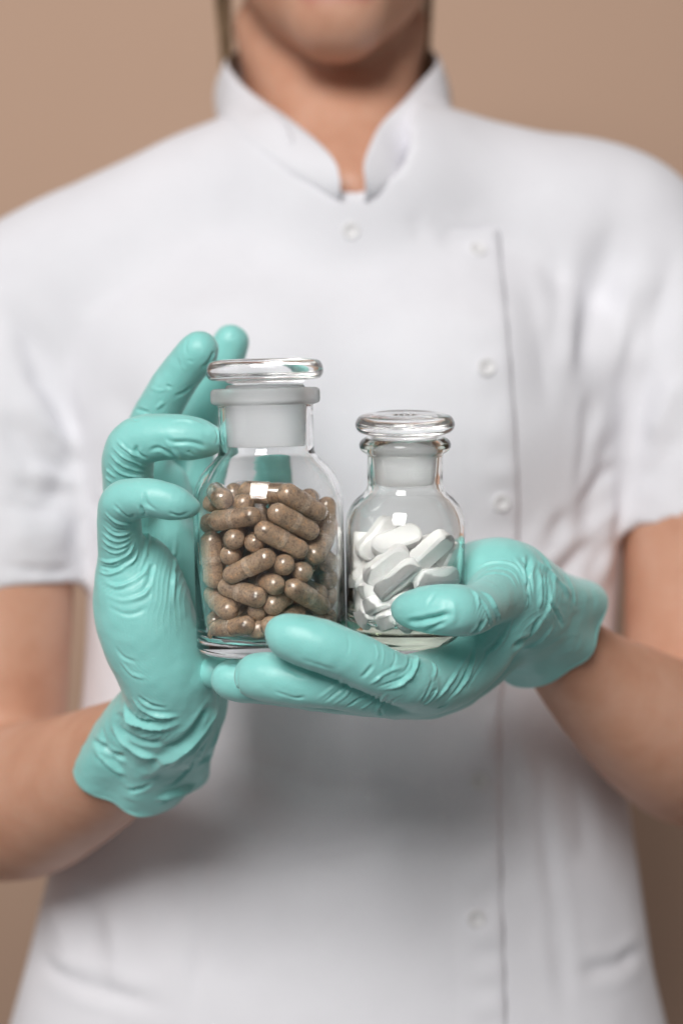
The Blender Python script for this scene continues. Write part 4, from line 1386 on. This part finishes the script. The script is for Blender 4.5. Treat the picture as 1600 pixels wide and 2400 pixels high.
def relax(state, half, r, rin, zlo, zhi, iters=170, stiff_fixed=0.07, zs=50.0):
    n = len(state)
    C = np.array([s[0] for s in state]); A = np.array([s[1] for s in state])
    mob = np.array([stiff_fixed if s[3] > 0.5 else 1.0 for s in state])
    ts = np.linspace(-1, 1, 7) * half
    for it in range(iters):
        S = C[:, None, :] + A[:, None, :] * ts[None, :, None]        # n,7,3
        flatS = S.reshape(-1, 3); own = np.repeat(np.arange(n), 7)
        dv = flatS[:, None, :] - flatS[None, :, :]
        dist = np.sqrt((dv ** 2).sum(2)) + 1e-9
        ov = 2 * r - dist
        ov[own[:, None] == own[None, :]] = 0
        ov = np.clip(ov, 0, None)
        f = (dv / dist[..., None] * ov[..., None]).sum(1)
        cnt = np.maximum((ov > 0).sum(1), 1)
        f = f / cnt[:, None] * 0.6
        # glass wall and floor
        rr = np.hypot(flatS[:, 0], flatS[:, 1]); ex = np.clip(rr - (rin - r - 0.022 * np.clip(flatS[:, 2] - zs, 0, None) ** 2), 0, None)
        f[:, 0] -= flatS[:, 0] / np.maximum(rr, 1e-6) * ex; f[:, 1] -= flatS[:, 1] / np.maximum(rr, 1e-6) * ex
        f[:, 2] += np.clip(zlo + r - flatS[:, 2], 0, None) - np.clip(flatS[:, 2] - (zhi - r), 0, None)
        f = f.reshape(n, 7, 3)
        g = np.array([0, 0, -0.05])
        C = C + mob[:, None] * (f.sum(1) / 3 + g * (mob > 0.5)[:, None])
        tq = (np.cross(A[:, None, :] * ts[None, :, None], f)).sum(1) / (half * half * 3)
        A = A + mob[:, None] * np.cross(tq, A)
        A = A / np.linalg.norm(A, axis=1, keepdims=True)
    for s, c, a in zip(state, C, A):
        s[0], s[1] = c, a


relax(capsule_state, CL / 2 - CR, CR, RIN1, 5.6, 61)
for i, (c, a, lab, fx) in enumerate(capsule_state):
    o = bpy.data.objects.new('capsule', CAP_B); COL.objects.link(o)
    q = Vector(a).to_track_quat('Z', 'Y').to_matrix().to_4x4()
    o.matrix_world = MJ1 @ Matrix.Translation(Vector(c) * 0.001) @ q @ Matrix.Rotation(rng.uniform(0, 6.28), 4, 'Z') @ Matrix.Scale(rng.uniform(0.965, 1.0), 4)
    tag(o, lab, 'capsule', BIG)
    k = bpy.data.objects.new('capsule_cap', CAP_C); COL.objects.link(k); k.parent = o


# ------------------------------------------------------------------ tablets in the small jar
TLn, TWd, TTh = 18.5, 8.2, 6.2


def tablet_mesh():
    V = []; F = []
    rows = []
    def outline(off, n=28):
        hl, r = TLn / 2 - TWd / 2, TWd / 2 - off
        pts = []
        for i in range(n):
            a = 2 * math.pi * (i + 0.5) / n
            x, y = math.cos(a), math.sin(a)
            pts.append((r * x + (hl if x > 0 else -hl), r * y))
        return pts
    for off, z in ((2.6, -TTh / 2), (0.95, -TTh / 2 + 0.12), (0.15, -TTh / 2 + 0.75), (0.0, -TTh / 2 + 0.95), (0, TTh / 2 - 0.95), (0.15, TTh / 2 - 0.75), (0.95, TTh / 2 - 0.12), (2.6, TTh / 2)):
        rows.append(len(V)); V += [(x, y, z) for x, y in outline(off)]
    n = 28
    for a, b in zip(rows, rows[1:]):
        for i in range(n):
            j = (i + 1) % n
            F.append((a + i, a + j, b + j, b + i))
    F.append(tuple(rows[0] + i for i in range(n))[::-1]); F.append(tuple(rows[-1] + i for i in range(n)))
    me = py_mesh('tablet', V, F, recalc=True)
    bm = bmesh.new(); bm.from_mesh(me)
    for e in bm.edges:
        if len(e.link_faces) == 2 and e.calc_face_angle(0) > 0.42: e.smooth = False
    bm.to_mesh(me); bm.free()
    me.materials.append(M_TAB)
    return me


TAB = tablet_mesh()
SMALL = 'white tablets in the shorter jar'
HIDT = 'white tablet half hidden behind other tablets inside the shorter jar'
# px, py, direction of the length in the picture (degrees, 0 = right, 90 = up), tilt of the length away (degrees), roll about the length (0 = face to viewer, 90 = side to viewer), mm behind glass, label
TABS = [
    (906, 1338, 40, 5, 12, 0, 'smooth tablet with its broad face to the viewer, slanting up to the right'),
    (941, 1364, 42, 5, 58, 0, 'tablet showing its flat side, slanting just below the broad-faced one'),
    (1006, 1304, 47, 8, 38, 1.0, 'long tablet slanting up at the right edge of the white pile'),
    (841, 1306, 88, 10, 85, 2, 'tablet standing on end at the left glass wall'),
    (858, 1350, 50, 35, 30, 2.5, 'rounded tablet tip showing left of the broad-faced tablet'),
    (868, 1394, 5, 45, 75, 0, 'short-looking tablet lying level low at the left of the white pile'),
    (905, 1426, 12, 10, 60, 0, 'tablet lying nearly level just left of the thumb tip'),
    (868, 1446, 80, 40, 35, 0, 'tablet standing near the jar floor at the lower left'),
    (908, 1468, 75, 65, 50, 0.5, 'small round tablet end on the jar floor left of the thumb'),
    (940, 1466, 115, 60, 50, 0, 'round tablet end on the jar floor under the thumb tip'),
    (1012, 1354, -25, 55, 60, 0, 'tablet with its round end facing out just above the thumb'),
    (976, 1378, 30, 15, 55, 4, 'tablet mostly covered between the slanting tablet and the thumb'),
    (886, 1274, 50, 20, 15, 9, 'tablet leaning at the top left of the white pile'),
    (938, 1290, 20, 25, -35, 7, 'broad tablet lying flat across the top of the white pile'),
    (985, 1296, 10, 20, -30, 11, 'tablet at the back of the pile top behind the long right one'),
    (1032, 1330, 75, 10, 60, 4, 'tablet edge against the right glass wall'),
    (970, 1430, 20, 10, 40, 1, HIDT), (1020, 1420, 60, 10, 40, 1, HIDT), (1000, 1460, 10, 20, 60, 1, HIDT), (845, 1330, 75, 30, 40, 6, HIDT),
]
MJ2i = MJ2.inverted()
RIN2 = R2 - 1.8
tabs = []
for (x, y, ang, away, roll, push, lab) in TABS:
    o = MJ2i @ Vector((0, 0, CAM_Z)); far = MJ2i @ Vector(to_world(W(x, y, 700)))
    d = (far - o).normalized()
    R = (RIN2 - 3.6) * 0.001
    a = d.x ** 2 + d.y ** 2; b = 2 * (o.x * d.x + o.y * d.y); c = o.x ** 2 + o.y ** 2 - R * R
    disc = b * b - 4 * a * c
    t = (-b - math.sqrt(disc)) / (2 * a) if disc > 0 else -b / (2 * a)
    p = np.array(o + d * t) * 1000
    if disc <= 0:
        s = R * 1000 / math.hypot(p[0], p[1]); p[0] *= s; p[1] *= s
    p[1] += push
    al, aw = math.radians(ang), math.radians(away)
    ax = unit((math.cos(al) * math.cos(aw), math.sin(aw), math.sin(al) * math.cos(aw)))
    tabs.append([p, ax, lab, 1.0, roll])
for q in range(6):
    th = rng.uniform(0, 2 * math.pi); r = rng.uniform(0, 1) ** 0.5 * (RIN2 - 7)
    c = np.array([r * math.cos(th), r * math.sin(th) if rng.random() < 0.3 else abs(r * math.sin(th)), rng.uniform(11, 22)])
    ax = unit(np.array([rng.gauss(0, 1), rng.gauss(0, 1), rng.gauss(0, 0.45)]))
    tabs.append([c, ax, HIDT, 0.0, rng.uniform(0, 180)])
relax(tabs, TLn / 2 - 3.5, 3.45, RIN2, 7.2, 47, 160, 0.06, 39.0)
for (c, a, lab, fx, roll) in tabs:
    o = bpy.data.objects.new('tablet', TAB); COL.objects.link(o)
    ax = Vector(a)
    # local x = length, local z = face normal; roll 0 turns the face to the viewer (-y)
    n = Vector((0, -1, 0)); n = (n - ax * n.dot(ax))
    n = n.normalized() if n.length > 1e-3 else Vector((1, 0, 0))
    n = Matrix.Rotation(math.radians(roll), 3, ax) @ n
    yv = n.cross(ax)
    rot = Matrix((ax, yv, n)).transposed().to_4x4()
    o.matrix_world = MJ2 @ Matrix.Translation(Vector(c) * 0.001) @ rot
    tag(o, lab, 'tablet', SMALL)
